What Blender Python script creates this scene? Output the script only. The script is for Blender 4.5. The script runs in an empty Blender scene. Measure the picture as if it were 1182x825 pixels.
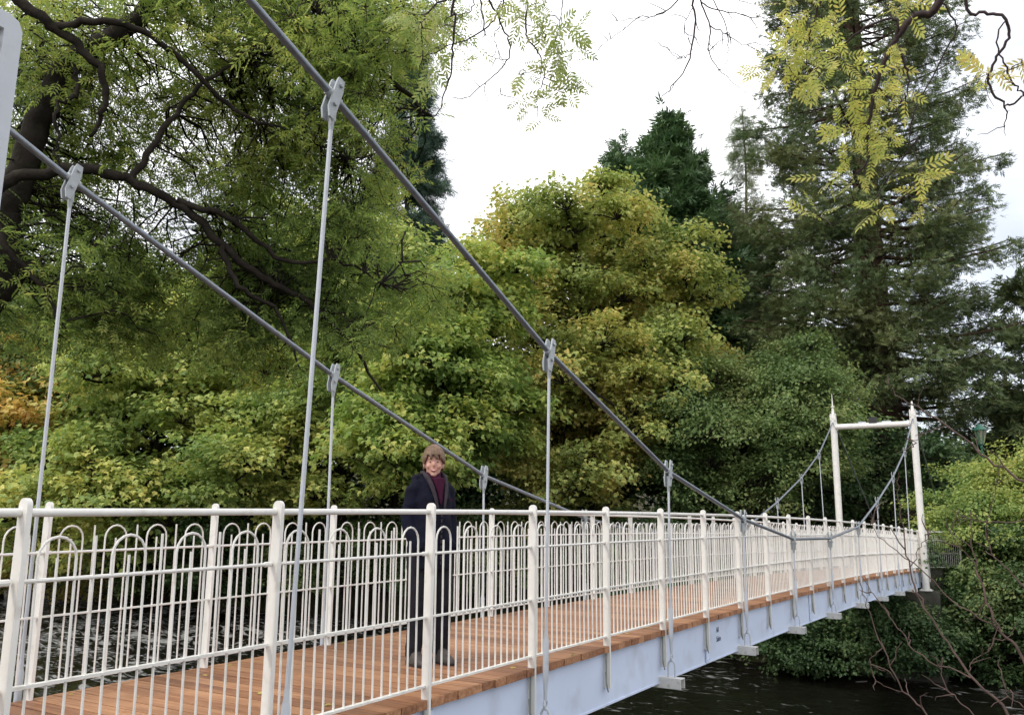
import bpy, math, random
import numpy as np
from mathutils import Vector, Matrix

R = math.radians
random.seed(4)
sc = bpy.context.scene
col = sc.collection

# ---------------------------------------------------------------- camera
F_PX, PITCH, YAW, ROLL = 986.7556, .1895, .5514, .0104
CAM = np.array([4.273, 0.0, 1.011])
_c, _s = math.cos(YAW), math.sin(YAW)
_right = np.array([_c, _s, 0.0])
_fw = np.array([-_s * math.cos(PITCH), _c * math.cos(PITCH), math.sin(PITCH)])
_up = np.cross(_right, _fw)
_r2 = math.cos(ROLL) * _right + math.sin(ROLL) * _up
_u2 = math.cos(ROLL) * _up - math.sin(ROLL) * _right
cd = bpy.data.cameras.new('camera')
cam = bpy.data.objects.new('camera', cd)
col.objects.link(cam)
cd.sensor_width = 36.0
cd.lens = 36.0 * F_PX / 1182.0
cd.clip_start = .05
cd.clip_end = 2000
cam.matrix_world = Matrix([[_r2[0], _u2[0], -_fw[0], CAM[0]], [_r2[1], _u2[1], -_fw[1], CAM[1]],
                           [_r2[2], _u2[2], -_fw[2], CAM[2]], [0, 0, 0, 1]])
sc.camera = cam


def at(px, py, dist):
    """world point on the sight line of a photo pixel, at a distance in metres"""
    d = _fw + _r2 * (px - 591) / F_PX - _u2 * (py - 412.5) / F_PX
    return CAM + dist * d / np.linalg.norm(d)


def on_x(px, py, X):
    d = _fw + _r2 * (px - 591) / F_PX - _u2 * (py - 412.5) / F_PX
    return CAM + (X - CAM[0]) / d[0] * d


# ---------------------------------------------------------------- materials
def mat(name, color, rough=.6, spec=.4, metal=0.0, var=.12, scale=6.0, bump=0.0, bscale=40.0, dirt=None, dirt_amt=.3):
    m = bpy.data.materials.new(name)
    m.use_nodes = True
    nt = m.node_tree
    b = nt.nodes['Principled BSDF']
    b.inputs['Roughness'].default_value = rough
    b.inputs['Specular IOR Level'].default_value = spec
    b.inputs['Metallic'].default_value = metal
    tc = nt.nodes.new('ShaderNodeTexCoord')
    nz = nt.nodes.new('ShaderNodeTexNoise')
    nz.inputs['Scale'].default_value = scale
    nz.inputs['Detail'].default_value = 6
    nt.links.new(tc.outputs['Object'], nz.inputs['Vector'])
    rp = nt.nodes.new('ShaderNodeValToRGB')
    c = np.array(color)
    rp.color_ramp.elements[0].position = .3
    rp.color_ramp.elements[1].position = .7
    rp.color_ramp.elements[0].color = (*(c * (1 - var)), 1)
    rp.color_ramp.elements[1].color = (*np.minimum(c * (1 + var), 1), 1)
    nt.links.new(nz.outputs['Fac'], rp.inputs['Fac'])
    out = rp.outputs['Color']
    if dirt is not None:
        n2 = nt.nodes.new('ShaderNodeTexNoise')
        n2.inputs['Scale'].default_value = scale * 2.3
        n2.inputs['Detail'].default_value = 8
        nt.links.new(tc.outputs['Object'], n2.inputs['Vector'])
        r2 = nt.nodes.new('ShaderNodeValToRGB')
        r2.color_ramp.elements[0].position = .55
        r2.color_ramp.elements[1].position = .75
        r2.color_ramp.elements[1].color = (dirt_amt,) * 3 + (1,)
        nt.links.new(n2.outputs['Fac'], r2.inputs['Fac'])
        mx = nt.nodes.new('ShaderNodeMixRGB')
        mx.inputs['Color2'].default_value = (*dirt, 1)
        nt.links.new(r2.outputs['Color'], mx.inputs['Fac'])
        nt.links.new(out, mx.inputs['Color1'])
        out = mx.outputs['Color']
    nt.links.new(out, b.inputs['Base Color'])
    if bump:
        n3 = nt.nodes.new('ShaderNodeTexNoise')
        n3.inputs['Scale'].default_value = bscale
        n3.inputs['Detail'].default_value = 5
        nt.links.new(tc.outputs['Object'], n3.inputs['Vector'])
        bp = nt.nodes.new('ShaderNodeBump')
        bp.inputs['Strength'].default_value = bump
        bp.inputs['Distance'].default_value = .02
        nt.links.new(n3.outputs['Fac'], bp.inputs['Height'])
        nt.links.new(bp.outputs['Normal'], b.inputs['Normal'])
    return m


LEAF_GAIN = 2.2


def leaf_mat(name, cols, trans=.35, patch=.25, hue=(.95, 1.03, 1.0), rough=.5, contrast=(.35, .65), gain=.25):
    """cols: list of colours, picked per leaf by island random shifted by a slow patch noise"""
    m = bpy.data.materials.new(name)
    m.use_nodes = True
    nt = m.node_tree
    b = nt.nodes['Principled BSDF']
    out = nt.nodes['Material Output']
    b.inputs['Roughness'].default_value = rough
    b.inputs['Specular IOR Level'].default_value = .3
    geo = nt.nodes.new('ShaderNodeNewGeometry')
    nz = nt.nodes.new('ShaderNodeTexNoise')
    nz.inputs['Scale'].default_value = patch
    nz.inputs['Detail'].default_value = 3
    nt.links.new(geo.outputs['Position'], nz.inputs['Vector'])
    mr = nt.nodes.new('ShaderNodeMapRange')
    mr.inputs['From Min'].default_value = contrast[0]
    mr.inputs['From Max'].default_value = contrast[1]
    nt.links.new(nz.outputs['Fac'], mr.inputs['Value'])
    mx = nt.nodes.new('ShaderNodeMath')
    mx.operation = 'MULTIPLY_ADD'
    mx.inputs[1].default_value = .5
    nt.links.new(geo.outputs['Random Per Island'], mx.inputs[0])
    m2 = nt.nodes.new('ShaderNodeMath')
    m2.operation = 'MULTIPLY'
    m2.inputs[1].default_value = .5
    nt.links.new(mr.outputs['Result'], m2.inputs[0])
    nt.links.new(m2.outputs['Value'], mx.inputs[2])
    rp = nt.nodes.new('ShaderNodeValToRGB')
    el = rp.color_ramp.elements
    cols = [tuple(min((v * .81 + .19 * (.3 * q[0] + .6 * q[1] + .1 * q[2])) * LEAF_GAIN * h, .75) for v, h in zip(q, hue)) for q in cols]
    n = len(cols)
    el[0].color = (*cols[0], 1)
    el[1].color = (*cols[-1], 1)
    el[0].position = .12
    el[1].position = .88
    for i in range(1, n - 1):
        e = el.new(.12 + .76 * i / (n - 1))
        e.color = (*cols[i], 1)
    nt.links.new(mx.outputs['Value'], rp.inputs['Fac'])
    nt.links.new(rp.outputs['Color'], b.inputs['Base Color'])
    tr = nt.nodes.new('ShaderNodeBsdfTranslucent')
    hs = nt.nodes.new('ShaderNodeHueSaturation')
    hs.inputs['Saturation'].default_value = 1.1
    hs.inputs['Value'].default_value = 1.25
    nt.links.new(rp.outputs['Color'], hs.inputs['Color'])
    nt.links.new(hs.outputs['Color'], tr.inputs['Color'])
    ms = nt.nodes.new('ShaderNodeMixShader')
    ms.inputs[0].default_value = trans
    nt.links.new(b.outputs[0], ms.inputs[1])
    nt.links.new(tr.outputs[0], ms.inputs[2])
    nt.links.new(ms.outputs[0], out.inputs['Surface'])
    return m


M = {}
M['white'] = mat('cream_white_paint', (.72, .705, .665), .34, .5, var=.05, scale=5, dirt=(.33, .27, .19), dirt_amt=.36)
M['pale'] = mat('pale_grey_paint', (.47, .50, .54), .38, .5, var=.06, scale=8, dirt=(.3, .3, .28), dirt_amt=.3)
M['bracket'] = mat('bracket_paint', (.60, .60, .57), .45, .4, var=.08, scale=9, dirt=(.22, .2, .15), dirt_amt=.45)
M['galv'] = mat('galvanised_clamp', (.34, .37, .39), .5, .4, var=.12, scale=14, dirt=(.2, .2, .17), dirt_amt=.4)
M['cable'] = mat('galvanised_cable', (.20, .225, .26), .42, .5, metal=.55, var=.15, scale=20)
M['blue'] = mat('pale_blue_paint', (.56, .635, .79), .40, .45, var=.05, scale=1.5, dirt=(.30, .31, .30), dirt_amt=.32)
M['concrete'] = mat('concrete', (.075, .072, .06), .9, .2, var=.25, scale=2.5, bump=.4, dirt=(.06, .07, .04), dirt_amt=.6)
M['bark'] = mat('dark_bark', (.026, .022, .018), .95, .1, var=.4, scale=5, bump=.9, bscale=18, dirt=(.035, .045, .018), dirt_amt=.4)
M['barkgrey'] = mat('grey_bark', (.10, .085, .07), .95, .1, var=.35, scale=5, bump=.8, bscale=18)
M['barkred'] = mat('red_bark', (.070, .045, .032), .95, .1, var=.4, scale=2.5, bump=1, bscale=7)
M['twig'] = mat('twig_bark', (.050, .034, .034), .7, .3, var=.3, scale=14)
M['twigred'] = mat('bare_twig_bark', (.085, .055, .045), .7, .3, var=.35, scale=12)
M['skin'] = mat('skin', (.52, .285, .225), .5, .35, var=.06, scale=20)
M['navy'] = mat('navy_fabric', (.006, .007, .016), .85, .12, var=.25, scale=12, bump=.15, bscale=60)
M['plum'] = mat('plum_fleece', (.050, .010, .028), .9, .1, var=.2, scale=30, bump=.2, bscale=150)
M['lining'] = mat('hood_lining', (.035, .028, .036), .8, .2, var=.2, scale=30)
M['trouser'] = mat('dark_trouser', (.010, .010, .014), .8, .2, var=.3, scale=12, bump=.1)
M['boot'] = mat('boot_leather', (.060, .050, .045), .6, .3, var=.3, scale=30)
M['hair'] = mat('brown_hair', (.155, .095, .058), .5, .35, var=.35, scale=45, bump=.3, bscale=60)
M['eye'] = mat('eye_dark', (.02, .015, .012), .2, .5)
M['lip'] = mat('lips', (.36, .12, .10), .4, .4)
M['teeth'] = mat('teeth', (.75, .72, .65), .3, .5, var=.02)
M['green'] = mat('lamp_green', (.012, .085, .055), .35, .5, var=.1)
M['black'] = mat('black_plastic', (.02, .02, .022), .4, .5)
M['ink'] = mat('marker_ink', (.06, .08, .14), .6, .3)
M['rope'] = mat('dark_metal', (.22, .24, .22), .5, .4, metal=.4)
g = bpy.data.materials.new('lamp_glass')
g.use_nodes = True
gb = g.node_tree.nodes['Principled BSDF']
gb.inputs['Base Color'].default_value = (.75, .8, .75, 1)
gb.inputs['Roughness'].default_value = .08
gb.inputs['Transmission Weight'].default_value = .9
M['glass'] = g

M['l_syc'] = leaf_mat('sycamore_leaf', [(.095, .135, .020), (.155, .180, .024), (.225, .215, .028), (.30, .215, .035)], .38, .30, (1.02, 1.04, 1.1))
M['l_maple'] = leaf_mat('maple_leaf', [(.075, .115, .020), (.125, .160, .024), (.20, .21, .032), (.33, .275, .045)], .38, .28)
M['l_gold'] = leaf_mat('golden_leaf', [(.13, .16, .03), (.22, .21, .03), (.30, .22, .035), (.30, .17, .03)], .38, .3, (1, 1, 1))
M['l_green'] = leaf_mat('green_leaf', [(.036, .064, .016), (.058, .090, .020), (.090, .118, .026), (.135, .135, .035)], .35, .3)
M['l_dark'] = leaf_mat('dark_leaf', [(.014, .030, .010), (.024, .048, .013), (.038, .066, .017), (.070, .084, .022)], .25, .3)
M['l_lime'] = leaf_mat('lime_leaf', [(.055, .095, .018), (.10, .140, .022), (.16, .180, .028), (.24, .215, .032)], .4, .4)
M['l_ash'] = leaf_mat('ash_leaf', [(.058, .090, .016), (.098, .135, .020), (.150, .175, .025), (.22, .20, .03)], .55, .35)
M['l_ashg'] = leaf_mat('drooping_leaf', [(.080, .125, .020), (.120, .165, .024), (.175, .200, .030), (.27, .235, .032)], .45, .35)
M['l_yellow'] = leaf_mat('yellow_leaf', [(.145, .175, .028), (.205, .22, .032), (.26, .245, .038), (.27, .205, .05)], .55, .8, (1, 1, 1))
M['l_pale'] = leaf_mat('pale_green_leaf', [(.10, .135, .03), (.15, .175, .035), (.19, .185, .05), (.20, .15, .07)], .45, .9)
M['l_seq'] = leaf_mat('redwood_needles', [(.030, .048, .022), (.045, .066, .028), (.066, .086, .034), (.095, .095, .040)], .25, .35, (1.02, 1.05, .85))
M['l_spruce'] = leaf_mat('spruce_needles', [(.014, .030, .020), (.024, .046, .028), (.040, .066, .036)], .15, .4)
M['l_cyp'] = leaf_mat('cypress_needles', [(.022, .048, .016), (.036, .068, .020), (.058, .090, .026)], .2, .4)
M['l_larch'] = leaf_mat('larch_needles', [(.06, .085, .035), (.09, .11, .045), (.13, .13, .05)], .3, .4)
M['l_seed'] = leaf_mat('russet_seeds', [(.09, .05, .025), (.13, .065, .03), (.10, .07, .03)], .3, .4)


def timber():
    m = bpy.data.materials.new('wet_hardwood')
    m.use_nodes = True
    nt = m.node_tree
    b = nt.nodes['Principled BSDF']
    tc = nt.nodes.new('ShaderNodeTexCoord')
    mp = nt.nodes.new('ShaderNodeMapping')
    mp.inputs['Scale'].default_value = (1.2, 26, 26)
    nz = nt.nodes.new('ShaderNodeTexNoise')
    nz.inputs['Scale'].default_value = 2
    nz.inputs['Detail'].default_value = 8
    nt.links.new(tc.outputs['Object'], mp.inputs['Vector'])
    nt.links.new(mp.outputs[0], nz.inputs['Vector'])
    geo = nt.nodes.new('ShaderNodeNewGeometry')
    ad = nt.nodes.new('ShaderNodeMath')
    ad.operation = 'MULTIPLY_ADD'
    ad.inputs[1].default_value = .34
    nt.links.new(geo.outputs['Random Per Island'], ad.inputs[0])
    nt.links.new(nz.outputs['Fac'], ad.inputs[2])
    rp = nt.nodes.new('ShaderNodeValToRGB')
    e = rp.color_ramp.elements
    e[0].position = .32
    e[0].color = (.13, .055, .030, 1)
    e[1].position = .95
    e[1].color = (.45, .235, .122, 1)
    k = e.new(.62)
    k.color = (.27, .122, .060, 1)
    nt.links.new(ad.outputs[0], rp.inputs['Fac'])
    # darker, worn blotches
    n2 = nt.nodes.new('ShaderNodeTexNoise')
    n2.inputs['Scale'].default_value = 1.4
    n2.inputs['Detail'].default_value = 6
    nt.links.new(tc.outputs['Object'], n2.inputs['Vector'])
    r2 = nt.nodes.new('ShaderNodeValToRGB')
    r2.color_ramp.elements[0].position = .48
    r2.color_ramp.elements[1].position = .75
    r2.color_ramp.elements[1].color = (.6, .6, .6, 1)
    nt.links.new(n2.outputs['Fac'], r2.inputs['Fac'])
    mx = nt.nodes.new('ShaderNodeMixRGB')
    mx.inputs['Color2'].default_value = (.13, .062, .035, 1)
    nt.links.new(r2.outputs['Color'], mx.inputs['Fac'])
    nt.links.new(rp.outputs['Color'], mx.inputs['Color1'])
    nt.links.new(mx.outputs['Color'], b.inputs['Base Color'])
    b.inputs['Roughness'].default_value = .5
    b.inputs['Specular IOR Level'].default_value = .35
    bp = nt.nodes.new('ShaderNodeBump')
    bp.inputs['Strength'].default_value = .35
    bp.inputs['Distance'].default_value = .006
    nt.links.new(nz.outputs['Fac'], bp.inputs['Height'])
    nt.links.new(bp.outputs['Normal'], b.inputs['Normal'])
    return m


M['timber'] = timber()


# ---------------------------------------------------------------- mesh helpers
def raw_mesh(name, V, faces, smooth=True):
    """faces: list of (M,k) int arrays"""
    me = bpy.data.meshes.new(name)
    V = np.asarray(V, dtype=np.float32)
    me.vertices.add(len(V))
    me.vertices.foreach_set('co', V.ravel())
    faces = [np.asarray(f, dtype=np.int32) for f in faces if len(f)]
    idx = np.concatenate([f.ravel() for f in faces])
    tot = np.concatenate([np.full(len(f), f.shape[1], dtype=np.int32) for f in faces])
    start = np.concatenate([[0], np.cumsum(tot)[:-1]]).astype(np.int32)
    me.loops.add(len(idx))
    me.loops.foreach_set('vertex_index', idx)
    me.polygons.add(len(tot))
    me.polygons.foreach_set('loop_start', start)
    me.polygons.foreach_set('use_smooth', np.full(len(tot), smooth, dtype=bool))
    me.update(calc_edges=True)
    return me


def link(name, me, m=None, parent=None):
    o = bpy.data.objects.new(name, me)
    col.objects.link(o)
    if m is not None and not me.materials:
        me.materials.append(m)
    if parent is not None:
        o.parent = parent
    return o


def tag(o, label=None, cat=None, group=None, kind=None):
    if label:
        o['label'] = label
    if cat:
        o['category'] = cat
    if group:
        o['group'] = group
    if kind:
        o['kind'] = kind
    return o


def thing(name, label, cat, loc=(0, 0, 0), group=None):
    o = bpy.data.objects.new(name, None)
    o.empty_display_size = .2
    o.location = loc
    col.objects.link(o)
    return tag(o, label, cat, group)


class MB:
    def __init__(self):
        self.v, self.f = [], []

    def add(self, vs, fs):
        n = len(self.v)
        self.v += [tuple(map(float, p)) for p in vs]
        self.f += [tuple(i + n for i in f) for f in fs]

    def box(self, c, s, mtx=None):
        x, y, z = c
        a, b, d = s[0] / 2, s[1] / 2, s[2] / 2
        vs = [Vector((x + i * a, y + j * b, z + k * d)) for i in (-1, 1) for j in (-1, 1) for k in (-1, 1)]
        if mtx is not None:
            vs = [mtx @ v for v in vs]
        self.add(vs, [(0, 1, 3, 2), (4, 6, 7, 5), (0, 4, 5, 1), (2, 3, 7, 6), (0, 2, 6, 4), (1, 5, 7, 3)])

    def tube(self, pts, rad, n=8, cap=True):
        pts = [Vector(p) for p in pts]
        if not hasattr(rad, '__len__'):
            rad = [rad] * len(pts)
        rings, up = [], None
        for i, p in enumerate(pts):
            t = (pts[min(i + 1, len(pts) - 1)] - pts[max(i - 1, 0)]).normalized()
            if up is None:
                up = Vector((0, 0, 1)) if abs(t.z) < .9 else Vector((1, 0, 0))
            a = t.cross(up).normalized()
            up = a.cross(t).normalized()
            rings.append([p + (a * math.cos(q) + up * math.sin(q)) * rad[i] for q in [2 * math.pi * k / n for k in range(n)]])
        vs = [v for r in rings for v in r]
        fs = []
        for i in range(len(pts) - 1):
            for k in range(n):
                fs.append((i * n + k, i * n + (k + 1) % n, (i + 1) * n + (k + 1) % n, (i + 1) * n + k))
        if cap:
            fs.append(tuple(range(n - 1, -1, -1)))
            fs.append(tuple((len(pts) - 1) * n + k for k in range(n)))
        self.add(vs, fs)

    def loft(self, rings, n=20):
        """rings: (z, cx, cy, rx, ry)"""
        vs, fs = [], []
        for (z, cx, cy, rx, ry) in rings:
            for k in range(n):
                q = 2 * math.pi * k / n
                vs.append((cx + rx * math.cos(q), cy + ry * math.sin(q), z))
        for i in range(len(rings) - 1):
            for k in range(n):
                fs.append((i * n + k, i * n + (k + 1) % n, (i + 1) * n + (k + 1) % n, (i + 1) * n + k))
        fs.append(tuple(range(n - 1, -1, -1)))
        fs.append(tuple((len(rings) - 1) * n + k for k in range(n)))
        self.add(vs, fs)

    def ball(self, c, r, n=12, mtx=None):
        vs, fs = [], []
        m = n // 2
        for i in range(1, m):
            a = math.pi * i / m
            for k in range(n):
                q = 2 * math.pi * k / n
                vs.append(Vector((c[0] + r[0] * math.sin(a) * math.cos(q), c[1] + r[1] * math.sin(a) * math.sin(q), c[2] + r[2] * math.cos(a))))
        for i in range(m - 2):
            for k in range(n):
                fs.append((i * n + k, (i + 1) * n + k, (i + 1) * n + (k + 1) % n, i * n + (k + 1) % n))
        t = len(vs)
        vs += [Vector((c[0], c[1], c[2] + r[2])), Vector((c[0], c[1], c[2] - r[2]))]
        for k in range(n):
            fs.append((t, k, (k + 1) % n))
            fs.append((t + 1, (m - 2) * n + (k + 1) % n, (m - 2) * n + k))
        if mtx is not None:
            vs = [mtx @ v for v in vs]
        self.add(vs, fs)

    def prism(self, outline, axis_from, axis_to, fn):
        """extrude a 2D outline; fn(u, v, t) -> world point for t in (axis_from, axis_to)"""
        n = len(outline)
        vs = [fn(u, v, axis_from) for u, v in outline] + [fn(u, v, axis_to) for u, v in outline]
        fs = [tuple(range(n - 1, -1, -1)), tuple(range(n, 2 * n))]
        fs += [(k, (k + 1) % n, n + (k + 1) % n, n + k) for k in range(n)]
        self.add(vs, fs)

    def mesh(self, name, smooth=True, angle=40):
        me = bpy.data.meshes.new(name)
        me.from_pydata(self.v, [], self.f)
        me.update()
        if smooth:
            me.polygons.foreach_set('use_smooth', [True] * len(me.polygons))
            me.set_sharp_from_angle(angle=R(angle))
        return me

    def build(self, name, m, parent=None, smooth=True, angle=40):
        return link(name, self.mesh(name, smooth, angle), m, parent)


# ---------------------------------------------------------------- foliage helpers
def norm(a):
    return a / np.maximum(np.linalg.norm(a, axis=-1, keepdims=True), 1e-9)


KITE = (np.array([(0, 0, 0), (.34, .45, .10), (0, 1, -.06), (-.34, .45, .10)]), np.array([(0, 1, 2), (0, 2, 3)]))
LOBED = (np.array([(0, 0, 0), (.30, .05, .03), (.52, .42, .0), (.24, .52, .07), (0, 1, -.08), (-.24, .52, .07), (-.52, .42, 0), (-.30, .05, .03)]),
         np.array([(0, 1, 3), (1, 2, 3), (0, 3, 4), (0, 4, 5), (0, 5, 7), (7, 5, 6)]))


def pinnate_template(pairs=4, leaflet=.34, w=.11, detail=False):
    V, F = [], []

    def lf(base, d, L):
        n = np.array([-d[1], d[0], 0])
        k = len(V)
        if detail:
            prof = [(0, 0, 0), (.25, w * .75, .02), (.55, w, .03), (.8, w * .6, .01), (1, 0, -.05), (.8, -w * .6, .01), (.55, -w, .03), (.25, -w * .75, .02)]
            for (t, s, z) in prof:
                V.append(base + d * L * t + n * s * L / .34 * .34 + np.array([0, 0, z * .6]))
            F.extend([(k, k + 1, k + 7), (k + 1, k + 2, k + 6), (k + 1, k + 6, k + 7), (k + 2, k + 3, k + 5), (k + 2, k + 5, k + 6), (k + 3, k + 4, k + 5)])
        else:
            for (t, s, z) in [(0, 0, 0), (.45, w, .03), (1, 0, -.04), (.45, -w, .03)]:
                V.append(base + d * L * t + n * s * L + np.array([0, 0, z]))
            F.extend([(k, k + 1, k + 2), (k, k + 2, k + 3)])
    for i in range(pairs):
        y = .25 + .62 * i / (pairs - 1)
        for s in (-1, 1):
            a = R(58 - 14 * i / (pairs - 1))
            d = np.array([s * math.sin(a), math.cos(a), -.12])
            lf(np.array([0, y, -.10 * y * y]), d, leaflet * (1 - .12 * abs(i - pairs / 2)))
    lf(np.array([0, .9, -.09]), np.array([0, 1, -.15]), leaflet)
    k = len(V)
    V += [np.array([-.008, 0, 0]), np.array([.008, 0, 0]), np.array([.006, .92, -.09]), np.array([-.006, .92, -.09])]
    F += [(k, k + 1, k + 2), (k, k + 2, k + 3)]
    return np.array(V), np.array(F)


PINN = pinnate_template(4, .34, .14)
PINN_D = pinnate_template(5, .33, .15, True)


def fan_template(n=7, spread=62, w=.055, droop=.15, seed=3):
    rg = np.random.default_rng(seed)
    V, F = [], []
    for i in range(n):
        a = R(-spread + 2 * spread * i / (n - 1)) if n > 1 else 0
        d = np.array([math.sin(a), math.cos(a), rg.normal() * .12 - droop])
        L = (1 - .42 * abs(i - (n - 1) / 2) / ((n - 1) / 2)) * (.85 + .3 * rg.random())
        b = np.array([0, .32 * (1 - abs(i - (n - 1) / 2) / ((n - 1) / 2)), 0])
        p = np.array([d[1], -d[0], .3 * rg.normal()])
        k = len(V)
        for (t, s) in [(0, 0), (.5, w), (1, 0), (.5, -w)]:
            V.append(b + d * L * t * .8 + p * s)
        F += [(k, k + 1, k + 2), (k, k + 2, k + 3)]
    return np.array(V), np.array(F)


FAN = fan_template(7, 65, .075)
FAN_N = fan_template(9, 75, .034, .30, 5)


def scatter(pos, nrm, tip, size, tmpl):
    T, F = tmpl
    n = norm(nrm)
    t = norm(tip - np.sum(tip * n, -1, keepdims=True) * n)
    b = np.cross(t, n)
    s = np.asarray(size).reshape(-1, 1, 1)
    V = pos[:, None, :] + s * (T[None, :, 0:1] * b[:, None, :] + T[None, :, 1:2] * t[:, None, :] + T[None, :, 2:3] * n[:, None, :])
    Fa = F[None] + (np.arange(len(pos)) * len(T))[:, None, None]
    return V.reshape(-1, 3), Fa.reshape(-1, 3)


def twig_batch(P0, P1, r0, r1, sag=0.0, rng=None, seg=3, sides=3, wob=.06):
    """many thin tapered twigs at once"""
    n = len(P0)
    if n == 0:
        return np.zeros((0, 3)), np.zeros((0, 4), int)
    t = np.linspace(0, 1, seg + 1)
    D = P1 - P0
    L = np.linalg.norm(D, axis=1, keepdims=True)
    path = P0[:, None] + D[:, None] * t[None, :, None]
    arch = (4 * t * (1 - t))[None, :, None]
    path[:, :, 2:3] += arch * sag * L[:, None]
    if rng is not None:
        path += arch * rng.normal(size=(n, 1, 3)) * wob * L[:, None] + arch * rng.normal(size=(n, seg + 1, 3)) * wob * .5 * L[:, None]
    d = norm(D)
    ref = np.where(np.abs(d[:, 2:3]) < .9, np.array([[0, 0, 1.0]]), np.array([[1.0, 0, 0]]))
    a = norm(np.cross(d, ref))
    b = np.cross(a, d)
    r0 = np.broadcast_to(np.asarray(r0, float).reshape(-1, 1), (n, 1))
    r1 = np.broadcast_to(np.asarray(r1, float).reshape(-1, 1), (n, 1))
    rad = r0 * (1 - t) + r1 * t
    q = 2 * np.pi * np.arange(sides) / sides
    off = a[:, None, None] * np.cos(q)[None, None, :, None] + b[:, None, None] * np.sin(q)[None, None, :, None]
    V = path[:, :, None] + off * rad[:, :, None, None]
    base = (np.arange(n) * (seg + 1) * sides)[:, None, None]
    i = (np.arange(seg) * sides)[None, :, None]
    k = np.arange(sides)[None, None, :]
    k2 = (k + 1) % sides
    F = np.stack([base + i + k, base + i + k2, base + i + sides + k2, base + i + sides + k], -1)
    return V.reshape(-1, 3), F.reshape(-1, 4)


def join(parts):
    Vs, Fs, n = [], {}, 0
    for V, F in parts:
        if len(V) == 0:
            continue
        Vs.append(V)
        Fs.setdefault(F.shape[1], []).append(F + n)
        n += len(V)
    return np.concatenate(Vs), [np.concatenate(f) for f in Fs.values()]


def smooth_path(pts, rads, per=6):
    """Catmull-Rom through the points, radii interpolated"""
    P = [np.asarray(p, float) for p in pts]
    P = [2 * P[0] - P[1]] + P + [2 * P[-1] - P[-2]]
    out, rr = [], []
    for i in range(1, len(P) - 2):
        for k in range(per):
            t = k / per
            a, b, c, d = P[i - 1], P[i], P[i + 1], P[i + 2]
            out.append(.5 * (2 * b + (c - a) * t + (2 * a - 5 * b + 4 * c - d) * t * t + (3 * b - a - 3 * c + d) * t ** 3))
            rr.append(rads[i - 1] * (1 - t) + rads[i] * t)
    out.append(P[-2])
    rr.append(rads[-1])
    return np.array(out), np.array(rr)


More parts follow.
